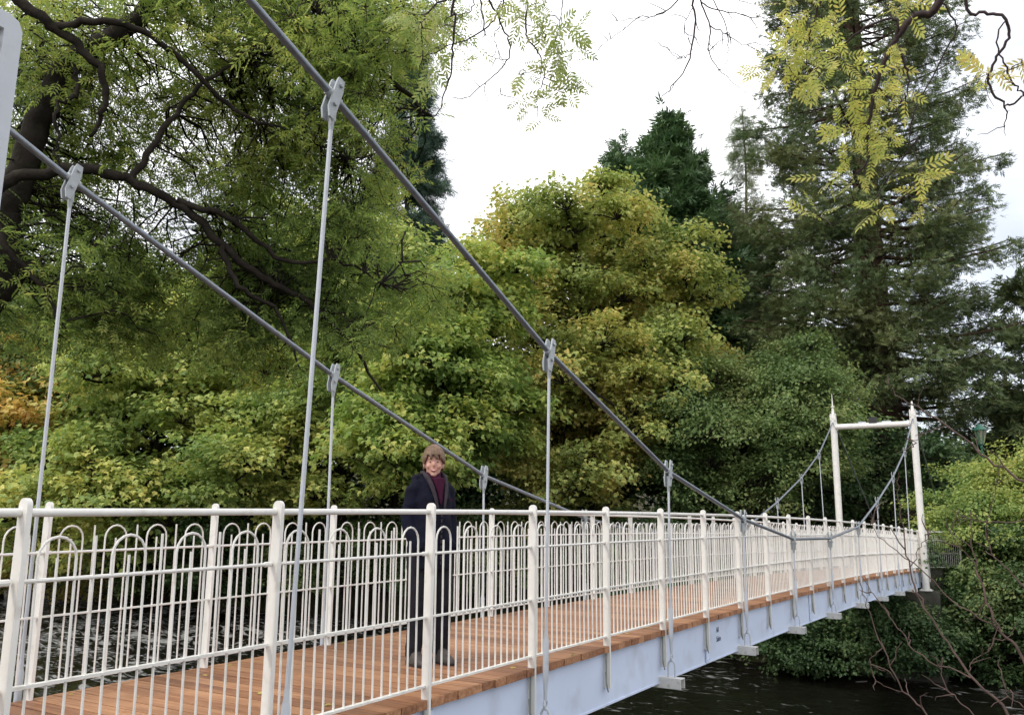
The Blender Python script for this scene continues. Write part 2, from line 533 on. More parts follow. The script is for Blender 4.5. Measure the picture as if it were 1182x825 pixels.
def deciduous(name, label, cat, base, env, n_lobe, lobe_r, leaf_m, leaf=.2, subs=22, per=26, seed=1, bark=None, trunk_r=.3,
              group=None, tmpl=KITE, flat=.6, under=-.5, droop=.35, sig=.20, top=.62, shell=.5, extra=None, min_d=.8, limbs=8):
    """env: list of (centre, radii) world ellipsoids of the crown"""
    rng = np.random.default_rng(seed)
    bark = bark or M['bark']
    base = np.asarray(base, float)
    root = thing(name, label, cat, tuple(base), group)
    W = np.array([(r[0] * r[1] * r[2]) ** (2 / 3) for _, r in env])
    W /= W.sum()
    C, tries = [], 0
    while len(C) < n_lobe and tries < n_lobe * 60:
        tries += 1
        e = env[rng.choice(len(env), p=W)]
        u = norm(rng.normal(size=3))
        rad = shell + (1 - shell) * rng.random() ** .6
        c = np.asarray(e[0]) + np.asarray(e[1]) * u * rad
        if all(np.linalg.norm((c - q) * np.array([1, 1, 1.5])) > lobe_r * min_d for q in C):
            C.append(c)
    C = np.array(C)
    nL = len(C)
    Rl = lobe_r * rng.uniform(.75, 1.25, size=(nL, 1)) * np.array([[1, 1, flat]]) * rng.uniform(.85, 1.15, size=(nL, 3))
    # sub clumps on the dome of every lobe
    u = norm(rng.normal(size=(nL, subs, 3)))
    bad = u[..., 2] < under
    u[bad, 2] *= -1
    fr = rng.uniform(.42, 1.06, size=(nL, subs, 1))
    S = C[:, None] + Rl[:, None] * u * fr
    cnt = per
    off = rng.normal(size=(nL, subs, cnt, 3)) * np.array([1, 1, .55]) * (sig * lobe_r)
    P = (S[:, :, None] + off).reshape(-1, 3)
    uu = np.broadcast_to(u[:, :, None], (nL, subs, cnt, 3)).reshape(-1, 3)
    n = .45 * uu + np.array([0, 0, .65]) + rng.normal(size=P.shape) * .42
    tip = uu * np.array([1, 1, 0]) + rng.normal(size=P.shape) * .5 - np.array([0, 0, droop])
    size = leaf * rng.uniform(.65, 1.25, size=len(P))
    V, F = scatter(P - base, n, tip, size, tmpl)
    link('crown', raw_mesh('crown', V, [F], False), leaf_m, root)
    # skeleton
    cc = np.average([e[0] for e in env], axis=0, weights=W)
    ztop = max(e[0][2] + e[1][2] for e in env)
    tt = np.array([cc[0], cc[1], base[2] + (ztop - base[2]) * top])
    k = np.linspace(0, 1, 9)[:, None]
    tr = base + (tt - base) * k + np.sin(k * 3 + seed) * np.array([.25, -.2, 0]) * k * (1 - k) * 2
    tr[0, 2] -= .4
    mb = MB()
    mb.tube([p - base for p in tr], [trunk_r * (1.25 if i == 0 else 1) * (1 - .6 * i / 8) for i in range(9)], 10)
    mb.build('trunk', bark, root)
    # limbs: farthest point sampling
    idx = [int(rng.integers(nL))]
    dmin = np.linalg.norm(C - C[idx[0]], axis=1)
    for _ in range(min(limbs, nL) - 1):
        j = int(dmin.argmax())
        idx.append(j)
        dmin = np.minimum(dmin, np.linalg.norm(C - C[j], axis=1))
    node = [tr[3:]]
    mb = MB()
    for j in idx:
        c = C[j] - np.array([0, 0, Rl[j, 2] * .3])
        cand = np.where(tr[:, 2] < c[2] - .15 * np.linalg.norm(c[:2] - tt[:2]))[0]
        s = tr[max(int(cand[-1]) if len(cand) else 2, 2)]
        q = np.linspace(0, 1, 9)[:, None]
        bend = np.sin(q * np.pi) * np.array([0, 0, .10]) * np.linalg.norm(c - s)
        pth = s + (c - s) * q + bend + rng.normal(size=(9, 3)) * .12 * np.sin(q * np.pi)
        mb.tube([p - base for p in pth], [trunk_r * .42 * (1 - .75 * i / 8) for i in range(9)], 6)
        node.append(pth[2:])
    node = np.concatenate(node)
    P0 = []
    for j in range(nL):
        c = C[j]
        d = np.linalg.norm(node - c, axis=1) + np.maximum(node[:, 2] - c[2], 0) * 2
        P0.append(node[int(d.argmin())])
    P0 = np.array(P0)
    C2 = C - np.array([0, 0, 1]) * Rl[:, 2:3] * .25
    V1, F1 = twig_batch(P0 - base, C2 - base, trunk_r * .16, trunk_r * .07, .06, rng, 5, 5, .07)
    q0 = np.repeat(C2, subs, axis=0)
    V2, F2 = twig_batch(q0 - base, S.reshape(-1, 3) - base, trunk_r * .055, trunk_r * .02, .08, rng, 3, 3, .08)
    off0 = len(mb.v)
    me_v = np.concatenate([np.array(mb.v).reshape(-1, 3), V1, V2])
    q4 = np.array([f for f in mb.f if len(f) == 4])
    link('branches', raw_mesh('branches', me_v, [q4, F1 + off0, F2 + off0 + len(V1)]), bark, root)
    if extra:
        extra(root, base, rng, C, Rl)
    return root


def conifer(name, label, cat, base, H, prof, z0, nb, leaf_m, spray=.5, per=14, tuft=.35, droop=.25, up=.35, seed=1, trunk_r=.4,
            bark=None, group=None, tmpl=FAN, lean=(0, 0), inner=.3, gap=0.0, hang=0.0, lat=.17):
    """prof(t) -> branch length at height fraction t"""
    rng = np.random.default_rng(seed)
    bark = bark or M['bark']
    base = np.asarray(base, float)
    root = thing(name, label, cat, tuple(base), group)
    ln = np.array([lean[0], lean[1], 0.0])
    mb = MB()
    N = 16
    mb.tube([ln * (i / N) + np.array([.06 * math.sin(i * 1.3 + seed), .06 * math.cos(i + seed), (H * i / N) - (.6 if i == 0 else 0)]) for i in range(N + 1)],
            [trunk_r * (1.55 if i == 0 else 1.12 if i == 1 else 1) * (1 - .965 * (i / N) ** .9) + .012 for i in range(N + 1)], 14)
    mb.build('trunk', bark, root)
    t = np.sort(z0 + (.995 - z0) * rng.random(nb) ** 1.15)
    az = np.arange(nb) * 2.39996 + rng.normal(size=nb) * .35
    L = np.array([prof(q) for q in t]) * rng.uniform(.66, 1.12, nb)
    keep = rng.random(nb) > gap
    t, az, L = t[keep], az[keep], L[keep]
    nb = len(t)
    hd = np.stack([np.cos(az), np.sin(az), np.zeros(nb)], 1)
    P0 = ln * t[:, None] + np.stack([np.zeros(nb), np.zeros(nb), H * t], 1)
    dr = droop * rng.uniform(.6, 1.4, nb)
    uq = up * rng.uniform(.5, 1.4, nb)

    def bp(s):
        return P0 + hd * (L * s)[:, None] + np.stack([np.zeros(nb), np.zeros(nb), L * (-dr * s + uq * s * s)], 1)
    segs = []
    ss = np.linspace(0, 1, 6)
    br = np.maximum(.012 * L, .012) * 1.5
    for i in range(5):
        segs.append(twig_batch(bp(np.full(nb, ss[i])), bp(np.full(nb, ss[i + 1])), br * (1 - .8 * ss[i]), br * (1 - .8 * ss[i + 1]), 0, None, 1, 4))
    # tufts
    pos, tip, twa, twb = [], [], [], []
    for b in range(nb):
        nt = max(1, int(L[b] / tuft * 1.7))
        s = inner + (1 - inner) * rng.random(nt) ** .75
        c = P0[b] + hd[b] * (L[b] * s)[:, None] + np.stack([np.zeros(nt), np.zeros(nt), L[b] * (-dr[b] * s + uq[b] * s * s)], 1)
        side = np.array([-hd[b][1], hd[b][0], 0])
        la = rng.normal(size=(nt, 1)) * L[b] * lat * (1.15 - s[:, None])
        a = c.copy()
        c = c + side * la + hd[b] * np.abs(la) * .35 + np.array([0, 0, 1]) * (rng.normal(size=(nt, 1)) * .12 - hang * rng.random((nt, 1)))
        pos.append(c)
        tip.append(hd[b] + side * np.sign(la) * .5 + np.zeros((nt, 3)))
        twa.append(a)
        twb.append(c)
    pos, tip = np.concatenate(pos), np.concatenate(tip)
    segs.append(twig_batch(np.concatenate(twa), np.concatenate(twb), .014, .006, 0, rng, 1, 3))
    V, F = join(segs)
    link('branches', raw_mesh('branches', V, F), bark, root)
    n = len(pos)
    off = rng.normal(size=(n, per, 3)) * tuft * np.array([.42, .42, .30])
    P = (pos[:, None] + off).reshape(-1, 3)
    T = np.broadcast_to(tip[:, None], (n, per, 3)).reshape(-1, 3) + rng.normal(size=(n * per, 3)) * .55 + off.reshape(-1, 3) / tuft * .8
    T[:, 2] += .15 - hang * .8
    nn = np.array([0, 0, .9]) + rng.normal(size=(n * per, 3)) * .6
    V, F = scatter(P, nn, T, spray * rng.uniform(.55, 1.15, n * per), tmpl)
    link('crown', raw_mesh('crown', V, [F], False), leaf_m, root)
    return root


# ---------------------------------------------------------------- world and light
SUN_EL, SUN_AZ = R(44), R(205)      # azimuth clockwise from +Y: behind the camera, a little left
w = bpy.data.worlds.new('World')
sc.world = w
w.use_nodes = True
nt = w.node_tree
bg = nt.nodes['Background']
sky = nt.nodes.new('ShaderNodeTexSky')
sky.sky_type = 'NISHITA'
sky.sun_disc = False
sky.sun_elevation = SUN_EL
sky.sun_rotation = SUN_AZ
tc = nt.nodes.new('ShaderNodeTexCoord')
mp = nt.nodes.new('ShaderNodeMapping')
mp.inputs['Scale'].default_value = (1.0, 1.0, 1.9)
mp.inputs['Location'].default_value = (.37, .12, .2)
nz = nt.nodes.new('ShaderNodeTexNoise')
nz.inputs['Scale'].default_value = 2.4
nz.inputs['Detail'].default_value = 7
nz.inputs['Roughness'].default_value = .55
nt.links.new(tc.outputs['Generated'], mp.inputs['Vector'])
nt.links.new(mp.outputs[0], nz.inputs['Vector'])
rp = nt.nodes.new('ShaderNodeValToRGB')
rp.color_ramp.elements[0].position = .30
rp.color_ramp.elements[1].position = .50
rp.color_ramp.elements[0].color = (.50, .50, .50, 1)     # thin veil over the blue
rp.color_ramp.elements[1].color = (1, 1, 1, 1)
acc = nz.outputs['Fac']
for (px, py, lo, hi, amt) in ((1175, 215, .960, .998, .25), (1130, 440, .985, .999, .26), (470, 140, .992, .9995, .10)):
    dv = at(px, py, 1.0) - CAM
    dt = nt.nodes.new('ShaderNodeVectorMath')
    dt.operation = 'DOT_PRODUCT'
    dt.inputs[1].default_value = tuple(dv)
    nt.links.new(tc.outputs['Generated'], dt.inputs[0])
    mr_ = nt.nodes.new('ShaderNodeMapRange')
    mr_.inputs['From Min'].default_value = lo
    mr_.inputs['From Max'].default_value = hi
    mr_.inputs['To Min'].default_value = 0
    mr_.inputs['To Max'].default_value = amt
    nt.links.new(dt.outputs['Value'], mr_.inputs['Value'])
    sb = nt.nodes.new('ShaderNodeMath')
    sb.operation = 'SUBTRACT'
    nt.links.new(acc, sb.inputs[0])
    nt.links.new(mr_.outputs['Result'], sb.inputs[1])
    acc = sb.outputs[0]
nt.links.new(acc, rp.inputs['Fac'])
n2 = nt.nodes.new('ShaderNodeTexNoise')
n2.inputs['Scale'].default_value = 5
n2.inputs['Detail'].default_value = 6
nt.links.new(mp.outputs[0], n2.inputs['Vector'])
r2 = nt.nodes.new('ShaderNodeValToRGB')
r2.color_ramp.elements[0].color = (10.0, 10.2, 11.0, 1)
r2.color_ramp.elements[1].color = (17, 17, 17.3, 1)
r2.color_ramp.elements[0].position = .3
r2.color_ramp.elements[1].position = .65
nt.links.new(n2.outputs['Fac'], r2.inputs['Fac'])
mx = nt.nodes.new('ShaderNodeMixRGB')
nt.links.new(rp.outputs['Color'], mx.inputs['Fac'])
nt.links.new(sky.outputs['Color'], mx.inputs['Color1'])
nt.links.new(r2.outputs['Color'], mx.inputs['Color2'])
nt.links.new(mx.outputs['Color'], bg.inputs['Color'])
bg.inputs['Strength'].default_value = .10
sl = bpy.data.lights.new('sun', 'SUN')
sl.energy = 1.5
sl.angle = R(10)
sl.color = (1, .95, .86)
so = bpy.data.objects.new('sun', sl)
col.objects.link(so)
sd = Vector((math.sin(SUN_AZ) * math.cos(SUN_EL), math.cos(SUN_AZ) * math.cos(SUN_EL), math.sin(SUN_EL)))
so.rotation_euler = sd.to_track_quat('Z', 'Y').to_euler()
so.location = sd * 60
sc.view_settings.view_transform = 'Standard'
sc.view_settings.look = 'None'
sc.view_settings.exposure = 0.28
sc.view_settings.gamma = 1
sc.view_settings.use_curve_mapping = False
sc.cycles.max_bounces = 6
sc.cycles.diffuse_bounces = 3
sc.cycles.transmission_bounces = 4
sc.cycles.use_adaptive_sampling = True
sc.cycles.adaptive_threshold = .02
sc.cycles.use_denoising = True
sc.cycles.denoiser = 'OPENIMAGEDENOISE'
sc.cycles.denoising_input_passes = 'RGB_ALBEDO_NORMAL'

# ---------------------------------------------------------------- terrain and water
WZ = -3.3


def sstep(a, b, x):
    t = np.clip((x - a) / (b - a), 0, 1)
    return t * t * (3 - 2 * t)


def ground_z(x, y):
    near = -.55 - 3.9 * sstep(1.0, 3.4, y + .25 * np.sin(x * .6))
    shore = 27.6 + .9 * np.sin(x * .21) + .5 * np.sin(x * .73 + 1)
    far = 3.0 * sstep(shore, shore + 4.5, y) + .9 * sstep(shore + 4, shore + 14, y) + np.maximum(y - 52, 0) * .10
    return near + far + .12 * np.sin(x * 1.3 + y * .7) * np.sin(y * 1.1 - x * .4)


xs = np.concatenate([np.linspace(-400, -80, 17), np.arange(-78, 50, 1.0), np.linspace(52, 300, 13)])
ys = np.concatenate([np.linspace(-120, -10, 12), np.arange(-9, 60, .75), np.linspace(62, 420, 20)])
XX, YY = np.meshgrid(xs, ys)
ZZ = ground_z(XX, YY)
V = np.stack([XX, YY, ZZ], -1).reshape(-1, 3)
nx = len(xs)
i, j = np.meshgrid(np.arange(len(ys) - 1), np.arange(nx - 1), indexing='ij')
a = (i * nx + j).ravel()
Fq = np.stack([a, a + 1, a + nx + 1, a + nx], 1)
M['ground'] = mat('woodland_soil', (.045, .040, .022), .95, .1, var=.45, scale=.8, bump=.6, bscale=6, dirt=(.035, .05, .012), dirt_amt=.8)
tag(link('ground', raw_mesh('ground', V, [Fq]), M['ground']), kind='structure')

wm = bpy.data.materials.new('river_water')
wm.use_nodes = True
nt = wm.node_tree
b = nt.nodes['Principled BSDF']
b.inputs['Base Color'].default_value = (.006, .005, .004, 1)
b.inputs['Roughness'].default_value = .06
b.inputs['IOR'].default_value = 1.33
geo = nt.nodes.new('ShaderNodeNewGeometry')
mp = nt.nodes.new('ShaderNodeMapping')
mp.inputs['Scale'].default_value = (.75, 1.5, 1)
nt.links.new(geo.outputs['Position'], mp.inputs['Vector'])
n1 = nt.nodes.new('ShaderNodeTexNoise')
n1.inputs['Scale'].default_value = 3.5
n1.inputs['Detail'].default_value = 5
n1.inputs['Distortion'].default_value = .6
nt.links.new(mp.outputs[0], n1.inputs['Vector'])
bp = nt.nodes.new('ShaderNodeBump')
bp.inputs['Strength'].default_value = .5
bp.inputs['Distance'].default_value = .10
nt.links.new(n1.outputs['Fac'], bp.inputs['Height'])
nt.links.new(bp.outputs['Normal'], b.inputs['Normal'])
# pale diffuse flecks mixed over the water by thresholded noise
n3 = nt.nodes.new('ShaderNodeTexNoise')
n3.inputs['Scale'].default_value = 2.3
n3.inputs['Detail'].default_value = 5
n3.inputs['Roughness'].default_value = .55
n3.inputs['Distortion'].default_value = 1.2
nt.links.new(mp.outputs[0], n3.inputs['Vector'])
n4 = nt.nodes.new('ShaderNodeTexNoise')
n4.inputs['Scale'].default_value = .22
n4.inputs['Detail'].default_value = 2
nt.links.new(geo.outputs['Position'], n4.inputs['Vector'])
ma = nt.nodes.new('ShaderNodeMath')
ma.operation = 'MULTIPLY_ADD'
ma.inputs[1].default_value = 1.0
sx_ = nt.nodes.new('ShaderNodeSeparateXYZ')
nt.links.new(geo.outputs['Position'], sx_.inputs[0])
rf = nt.nodes.new('ShaderNodeMapRange')      # more of the flecks upstream
rf.inputs['From Min'].default_value = -4
rf.inputs['From Max'].default_value = -22
rf.inputs['To Min'].default_value = .105
rf.inputs['To Max'].default_value = .20
nt.links.new(sx_.outputs['X'], rf.inputs['Value'])
m5 = nt.nodes.new('ShaderNodeMath')
m5.operation = 'MULTIPLY_ADD'
m5.inputs[1].default_value = .28
nt.links.new(n4.outputs['Fac'], m5.inputs[0])
nt.links.new(rf.outputs['Result'], m5.inputs[2])
nt.links.new(m5.outputs[0], ma.inputs[0])
nt.links.new(n3.outputs['Fac'], ma.inputs[2])
fr = nt.nodes.new('ShaderNodeValToRGB')
fr.color_ramp.elements[0].position = .845
fr.color_ramp.elements[1].position = .97
fr.color_ramp.elements[0].color = (0, 0, 0, 1)
fr.color_ramp.elements[1].color = (.8, .8, .8, 1)
nt.links.new(ma.outputs[0], fr.inputs['Fac'])
fd = nt.nodes.new('ShaderNodeBsdfDiffuse')
fd.inputs['Color'].default_value = (.30, .30, .29, 1)
ms = nt.nodes.new('ShaderNodeMixShader')
nt.links.new(fr.outputs['Color'], ms.inputs[0])
nt.links.new(b.outputs[0], ms.inputs[1])
nt.links.new(fd.outputs[0], ms.inputs[2])
nt.links.new(ms.outputs[0], nt.nodes['Material Output'].inputs['Surface'])
gx = np.concatenate([np.linspace(-160, -72, 12), np.arange(-70, 16, .24), np.linspace(18, 120, 12)])
gy = np.concatenate([np.linspace(-2, 4, 6), np.arange(4.4, 31, .20), np.linspace(32, 40, 4)])
XX, YY = np.meshgrid(gx, gy)
rw = np.random.default_rng(8)
ZZ = np.full_like(XX, WZ)
env = .55 + .45 * np.sin(XX * .17 + 1.3 * np.sin(YY * .21)) * np.sin(YY * .33 + XX * .05 + 1)
env = env * (.55 + 1.0 * (1 - sstep(-26, -8, XX)))
for _ in range(34):
    lam = rw.uniform(.65, 3.2)
    a_ = rw.uniform(0, 2 * np.pi)
    ZZ += env * .0125 * lam ** .8 * np.sin(2 * np.pi / lam * (XX * np.cos(a_) + YY * np.sin(a_)) + rw.uniform(0, 6.3) + .8 * np.sin(XX * .31 + YY * .17))
V = np.stack([XX, YY, ZZ], -1).reshape(-1, 3)
nx = len(gx)
i, j = np.meshgrid(np.arange(len(gy) - 1), np.arange(nx - 1), indexing='ij')
a = (i * nx + j).ravel()
tag(link('river_water', raw_mesh('river_water', V, [np.stack([a, a + 1, a + nx + 1, a + nx], 1)]), wm), kind='structure')

# ---------------------------------------------------------------- the bridge
HW = .989                       # half the distance between the railings
P_, Y0 = 1.27, 3.1018           # post spacing, position of one post


def hz(y):
    q = y / 30
    return .0311 + .6825 * q - .9735 * q * q + .0951 * q ** 3


def deck_z(y):
    return CAM[2] + hz(y) - 1.165


def slope(y):
    return (deck_z(y + .05) - deck_z(y - .05)) / .1


YA, YB = .42, 28.62             # ends of the deck
bridge = thing('suspension_bridge', 'cream white suspension footbridge with bow topped railings and orange brown timber deck', 'bridge', (0, 0, 0))

# deck boards
mb = MB()
y = YA
while y < YB:
    wd = .138
    zc = deck_z(y + wd / 2)
    th = .05
    s = slope(y)
    e1, e2 = random.uniform(-.006, .006), random.uniform(-.006, .006)
    vs = []
    for (yy) in (y + .003, y + wd - .003):
        for xx in (-HW - .035 + e1, HW + .035 + e2):
            for k in (-th, 0):
                vs.append((xx, yy, zc + s * (yy - y - wd / 2) + k + random.uniform(-.0012, .0012)))
    mb.add(vs, [(0, 1, 3, 2), (4, 6, 7, 5), (0, 4, 5, 1), (2, 3, 7, 6), (0, 2, 6, 4), (1, 5, 7, 3)])
    y += wd + .004
mb.build('deck', M['timber'], bridge, smooth=False)

# girders: I sections following the camber
ysteps = np.linspace(YA + .05, YB - .05, 48)
for sx in (1, -1):
    xg = sx * (HW - .02)
    sec = [(-.06, 0), (.06, 0), (.06, -.014), (.006, -.014), (.006, -.42), (.06, -.42), (.06, -.436), (-.06, -.436), (-.06, -.42), (-.006, -.42), (-.006, -.014), (-.06, -.014)]
    vs, fs, n = [], [], len(sec)
    for yy in ysteps:
        for (u, v) in sec:
            vs.append((xg + u * (.22 if sx * u > 0 and abs(u) > .05 else 1), yy, deck_z(yy) - .054 + v))
    for k in range(len(ysteps) - 1):
        for q in range(n):
            fs.append((k * n + q, k * n + (q + 1) % n, (k + 1) * n + (q + 1) % n, (k + 1) * n + q))
    fs.append(tuple(range(n)))
    fs.append(tuple((len(ysteps) - 1) * n + q for q in range(n - 1, -1, -1)))
    mb = MB()
    mb.add(vs, fs)
    gd = mb.build('girder', M['blue'], bridge, smooth=False)
    if sx == 1:
        for body, dz in (('Ali', -.17), ('Salm', -.27)):
            cu = bpy.data.curves.new('lettering', 'FONT')
            cu.body = body
            cu.size = .085
            cu.shear = .25
            cu.extrude = .001
            cu.align_x = 'LEFT'
            cu.materials.append(M['ink'])
            tmp = bpy.data.objects.new('lettering', cu)
            col.objects.link(tmp)
            bpy.context.view_layer.update()
            tme = bpy.data.meshes.new_from_object(tmp.evaluated_get(bpy.context.evaluated_depsgraph_get()))
            bpy.data.objects.remove(tmp)
            to = link('lettering', tme, M['ink'])
            to.parent = gd
            yy = on_x(826, 714, xg + .009)[1]
            to.matrix_local = Matrix.Translation((xg + .0085, yy, deck_z(yy) + dz - .03)) @ Matrix.Rotation(R(90), 4, 'Z') @ Matrix.Rotation(R(90), 4, 'X')

# handrails
for sx in (1, -1):
    mb = MB()
    mb.tube([(sx * HW, yy, deck_z(yy) + 1.11) for yy in np.linspace(YA - .1, YB + .1, 60)], .0168, 10)
    mb.build('handrail', M['white'], bridge)

# posts: flat plates with a round top, one mesh shared
mb = MB()
outl = [(-.030, -.34), (.030, -.34), (.030, 1.135)] + [(.030 * math.cos(q), 1.135 + .030 * math.sin(q)) for q in np.linspace(0.2, math.pi - .2, 9)] + [(-.030, 1.135)]
mb.prism(outl, -.0105, .0105, lambda u, v, t: (u, t, v))
post_me = mb.mesh('post', True, 30)
post_me.materials.append(M['white'])
mb = MB()
mb.tube([(.004, -.03, -.06), (.004, -.03, -.3), (.02, -.034, -.35), (.03, -.05, -.36), (.03, -.07, -.33), (.025, -.075, -.28), (.02, -.075, -.20)], .0055, 6)
bolt_me = mb.mesh('bolt_loop')
bolt_me.materials.append(M['rope'])

# railing panels
PL = P_ - .028


def rod(mb, x, z0, z1, r=.0062, n=6):
    mb.tube([(0, x, z0), (0, x, z1)], r, n)


mb = MB()
gaps = 16
zb, zt = .065, .845
for k in range(15):
    x = -PL / 2 + PL * (k + 1) / gaps
    q = k % 4
    if q == 1:
        rod(mb, x, zb, .935)
    elif q == 3:
        rod(mb, x, zb, 1.018)
    elif q == 0:
        x2 = x + 2 * PL / gaps
        r = (x2 - x) / 2
        arc = [(0, x + r - r * math.cos(a), .935 + r * 1.05 * math.sin(a)) for a in np.linspace(0, math.pi, 9)]
        mb.tube([(0, x, zb)] + arc + [(0, x2, zb)], .0062, 6)
pick_me = mb.mesh('railing_panel')
pick_me.materials.append(M['white'])
rail_me = []
for z, h, wdt in ((.855, .016, .016), (.475, .010, .030), (.075, .012, .032)):
    mb = MB()
    if h == wdt:
        mb.tube([(0, -PL / 2 - .008, z), (0, PL / 2 + .008, z)], .0085, 8)
        for s in (-1, 1):
            mb.tube([(0, s * (PL / 2 - .03), z), (0, s * (PL / 2 + .008), z)], .013, 8)
    else:
        mb.box((0, 0, z), (wdt, PL + .006, h))
    me = mb.mesh('rail')
    me.materials.append(M['white'])
    rail_me.append(me)
for sx in (1, -1):
    for n in range(-2, 21):
        yy = Y0 + n * P_
        o = link('post', post_me, None, bridge)
        o.location = (sx * (HW + .013), yy, deck_z(yy))
        if sx < 0:
            o.rotation_euler = (0, 0, math.pi)
        bl = link('bolt_loop', bolt_me, None, o)
        if n < 20:
            ym = yy + P_ / 2
            p = link('railing_panel', pick_me, None, bridge)
            p.location = (sx * HW, ym, deck_z(ym))
            p.rotation_euler = (math.atan(slope(ym)), 0, 0)
            for me in rail_me:
                link('rail', me, None, p)

rl_ = np.random.default_rng(21)
ny = 150
yy_ = rl_.uniform(1, 27, ny)
P_l = np.stack([rl_.uniform(-HW, HW, ny), yy_, np.array([deck_z(q) + .006 for q in yy_])], 1)
V, F = scatter(P_l, np.array([0, 0, 1.0]) + rl_.normal(size=(ny, 3)) * .18, rl_.normal(size=(ny, 3)) * np.array([1, 1, .05]), rl_.uniform(.025, .06, ny), LOBED)
tag(link('fallen_leaves', raw_mesh('fallen_leaves', V, [F], False), M['l_gold']), 'small fallen leaves scattered over the bridge deck', 'fallen leaves', kind='stuff')

# towers
TY = 28.25
XT = HW + .16
NEAR_T = .52


def tower(ty, far):
    zb = deck_z(ty)
    for sx in (1, -1):
        mb = MB()
        zt = 4.30
        mb.tube([(0, 0, -.55 if far else -.5), (0, 0, zt - zb)], .098, 18)
        mb.box((0, 0, -.56), (.34, .34, .03))
        mb.box((0, 0, -.545), (.27, .03, .06))
        leg = mb.build('tower_leg', M['white'], bridge)
        leg.location = (sx * XT, ty, zb)
        mb = MB()
        zz = zt - zb
        mb.box((0, -.02, zz + .03), (.17, .17, .16))
        mb.box((0, -.075, zz - .13), (.06, .07, .22))
        for s in (-1, 1):
            mb.box((s * .075, 0, zz + .13), (.02, .12, .08))
        mb.tube([(0, -.12, zz + .02), (0, -.10, zz + .02)], .026, 10)
        mb.build('saddle', M['white'], leg)
        mb = MB()
        mb.tube([(0, 0, zz + .1), (0, 0, zz + .14), (0, 0, zz + .36)], [.055, .05, .030], 12)
        if sx < 0 or not far:
            mb.tube([(0, 0, zz + .36), (0, 0, zz + .37), (0, 0, zz + .40), (0, 0, zz + .41)], [.03, .055, .055, .024], 12)
            mb.tube([(0, 0, zz + .40), (0, 0, zz + .80)], [.024, .006], 10)
        else:
            mb.tube([(0, 0, zz + .36), (0, 0, zz + .42)], [.03, .02], 10)
        mb.build('finial', M['white'], leg)
    mb = MB()
    mb.tube([(-XT + .06, ty, 4.04), (XT - .06, ty, 4.04)], .088, 18)
    for s in (-1, 1):
        mb.tube([(s * (XT - .115), ty, 4.04), (s * (XT - .095), ty, 4.04)], .115, 18)
    mb.build('crossbeam', M['white'], bridge)


tower(TY, True)
tower(NEAR_T, False)
mb = MB()
fx = at(1007, 487, 30)[0]
mb.box((.02, TY - .02, 4.20), (.20, .10, .14))
mb.box((.02, TY - .075, 4.20), (.24, .02, .18))
mb.tube([(-.07, TY, 4.11), (-.07, TY, 4.2)], .012, 6)
mb.tube([(.11, TY, 4.11), (.11, TY, 4.2)], .012, 6)
fl = mb.build('floodlight', M['black'], bridge, smooth=False)
mb = MB()
mb.box((-.30, TY, 4.145), (.22, .07, .045))
mb.box((.40, TY, 4.145), (.26, .05, .035))
mb.build('cable_box', M['pale'], bridge, smooth=False)

# hangers and main cables
XC = HW + .10


def cable_x(y):
    return HW + .10 + .07 * min(1, ((y - 14.4) / 13.5) ** 2)


HY = [3.19, 5.68, 8.16, 10.66, 13.13, 15.68, 18.36, 20.82, 23.44, 25.85]
HZT = [3.300, 2.294, 1.518, 1.070, .800, .785, .977, 1.528, 2.217, 3.03]
for sx in (1, -1):
    pts = [(sx * XT, -9.0, -.6), (sx * XT, NEAR_T - .08, 4.30), (sx * XT, NEAR_T + .08, 4.30)]
    pts += [(sx * cable_x(a), a if sx > 0 or a > 5 else 3.08, c if sx > 0 or a > 5 else 3.245) for a, c in zip(HY, HZT)]
    pts += [(sx * XT, TY - .08, 4.18), (sx * XT, TY + .08, 4.20), (sx * XT, 38, -.4)]
    mb = MB()
    mb.tube(pts, .0215, 12)
    mb.build('main_cable', M['cable'], bridge)

mb = MB()                                    # shackle and eye, shared
mb.tube([(-.034, 0, -.012), (-.034, 0, .10), (-.030, 0, .125), (-.018, 0, .146), (0, 0, .153), (.018, 0, .146), (.030, 0, .125), (.034, 0, .10), (.034, 0, -.012)], .0095, 8)
mb.tube([(0, -.026 + .0, .175), (0, 0, .145), (0, .026, .175), (0, .02, .20), (0, 0, .21), (0, -.02, .20), (0, -.026, .175)], .008, 6)
sh_me = mb.mesh('shackle')
sh_me.materials.append(M['pale'])
mb = MB()                                    # turnbuckle
mb.tube([(0, 0, .2), (0, 0, .26), (0, 0, .32), (0, 0, .345), (0, 0, .62), (0, 0, .645), (0, 0, .70)], [.012, .014, .017, .022, .022, .016, .013], 10)
tb_me = mb.mesh('turnbuckle')
tb_me.materials.append(M['pale'])


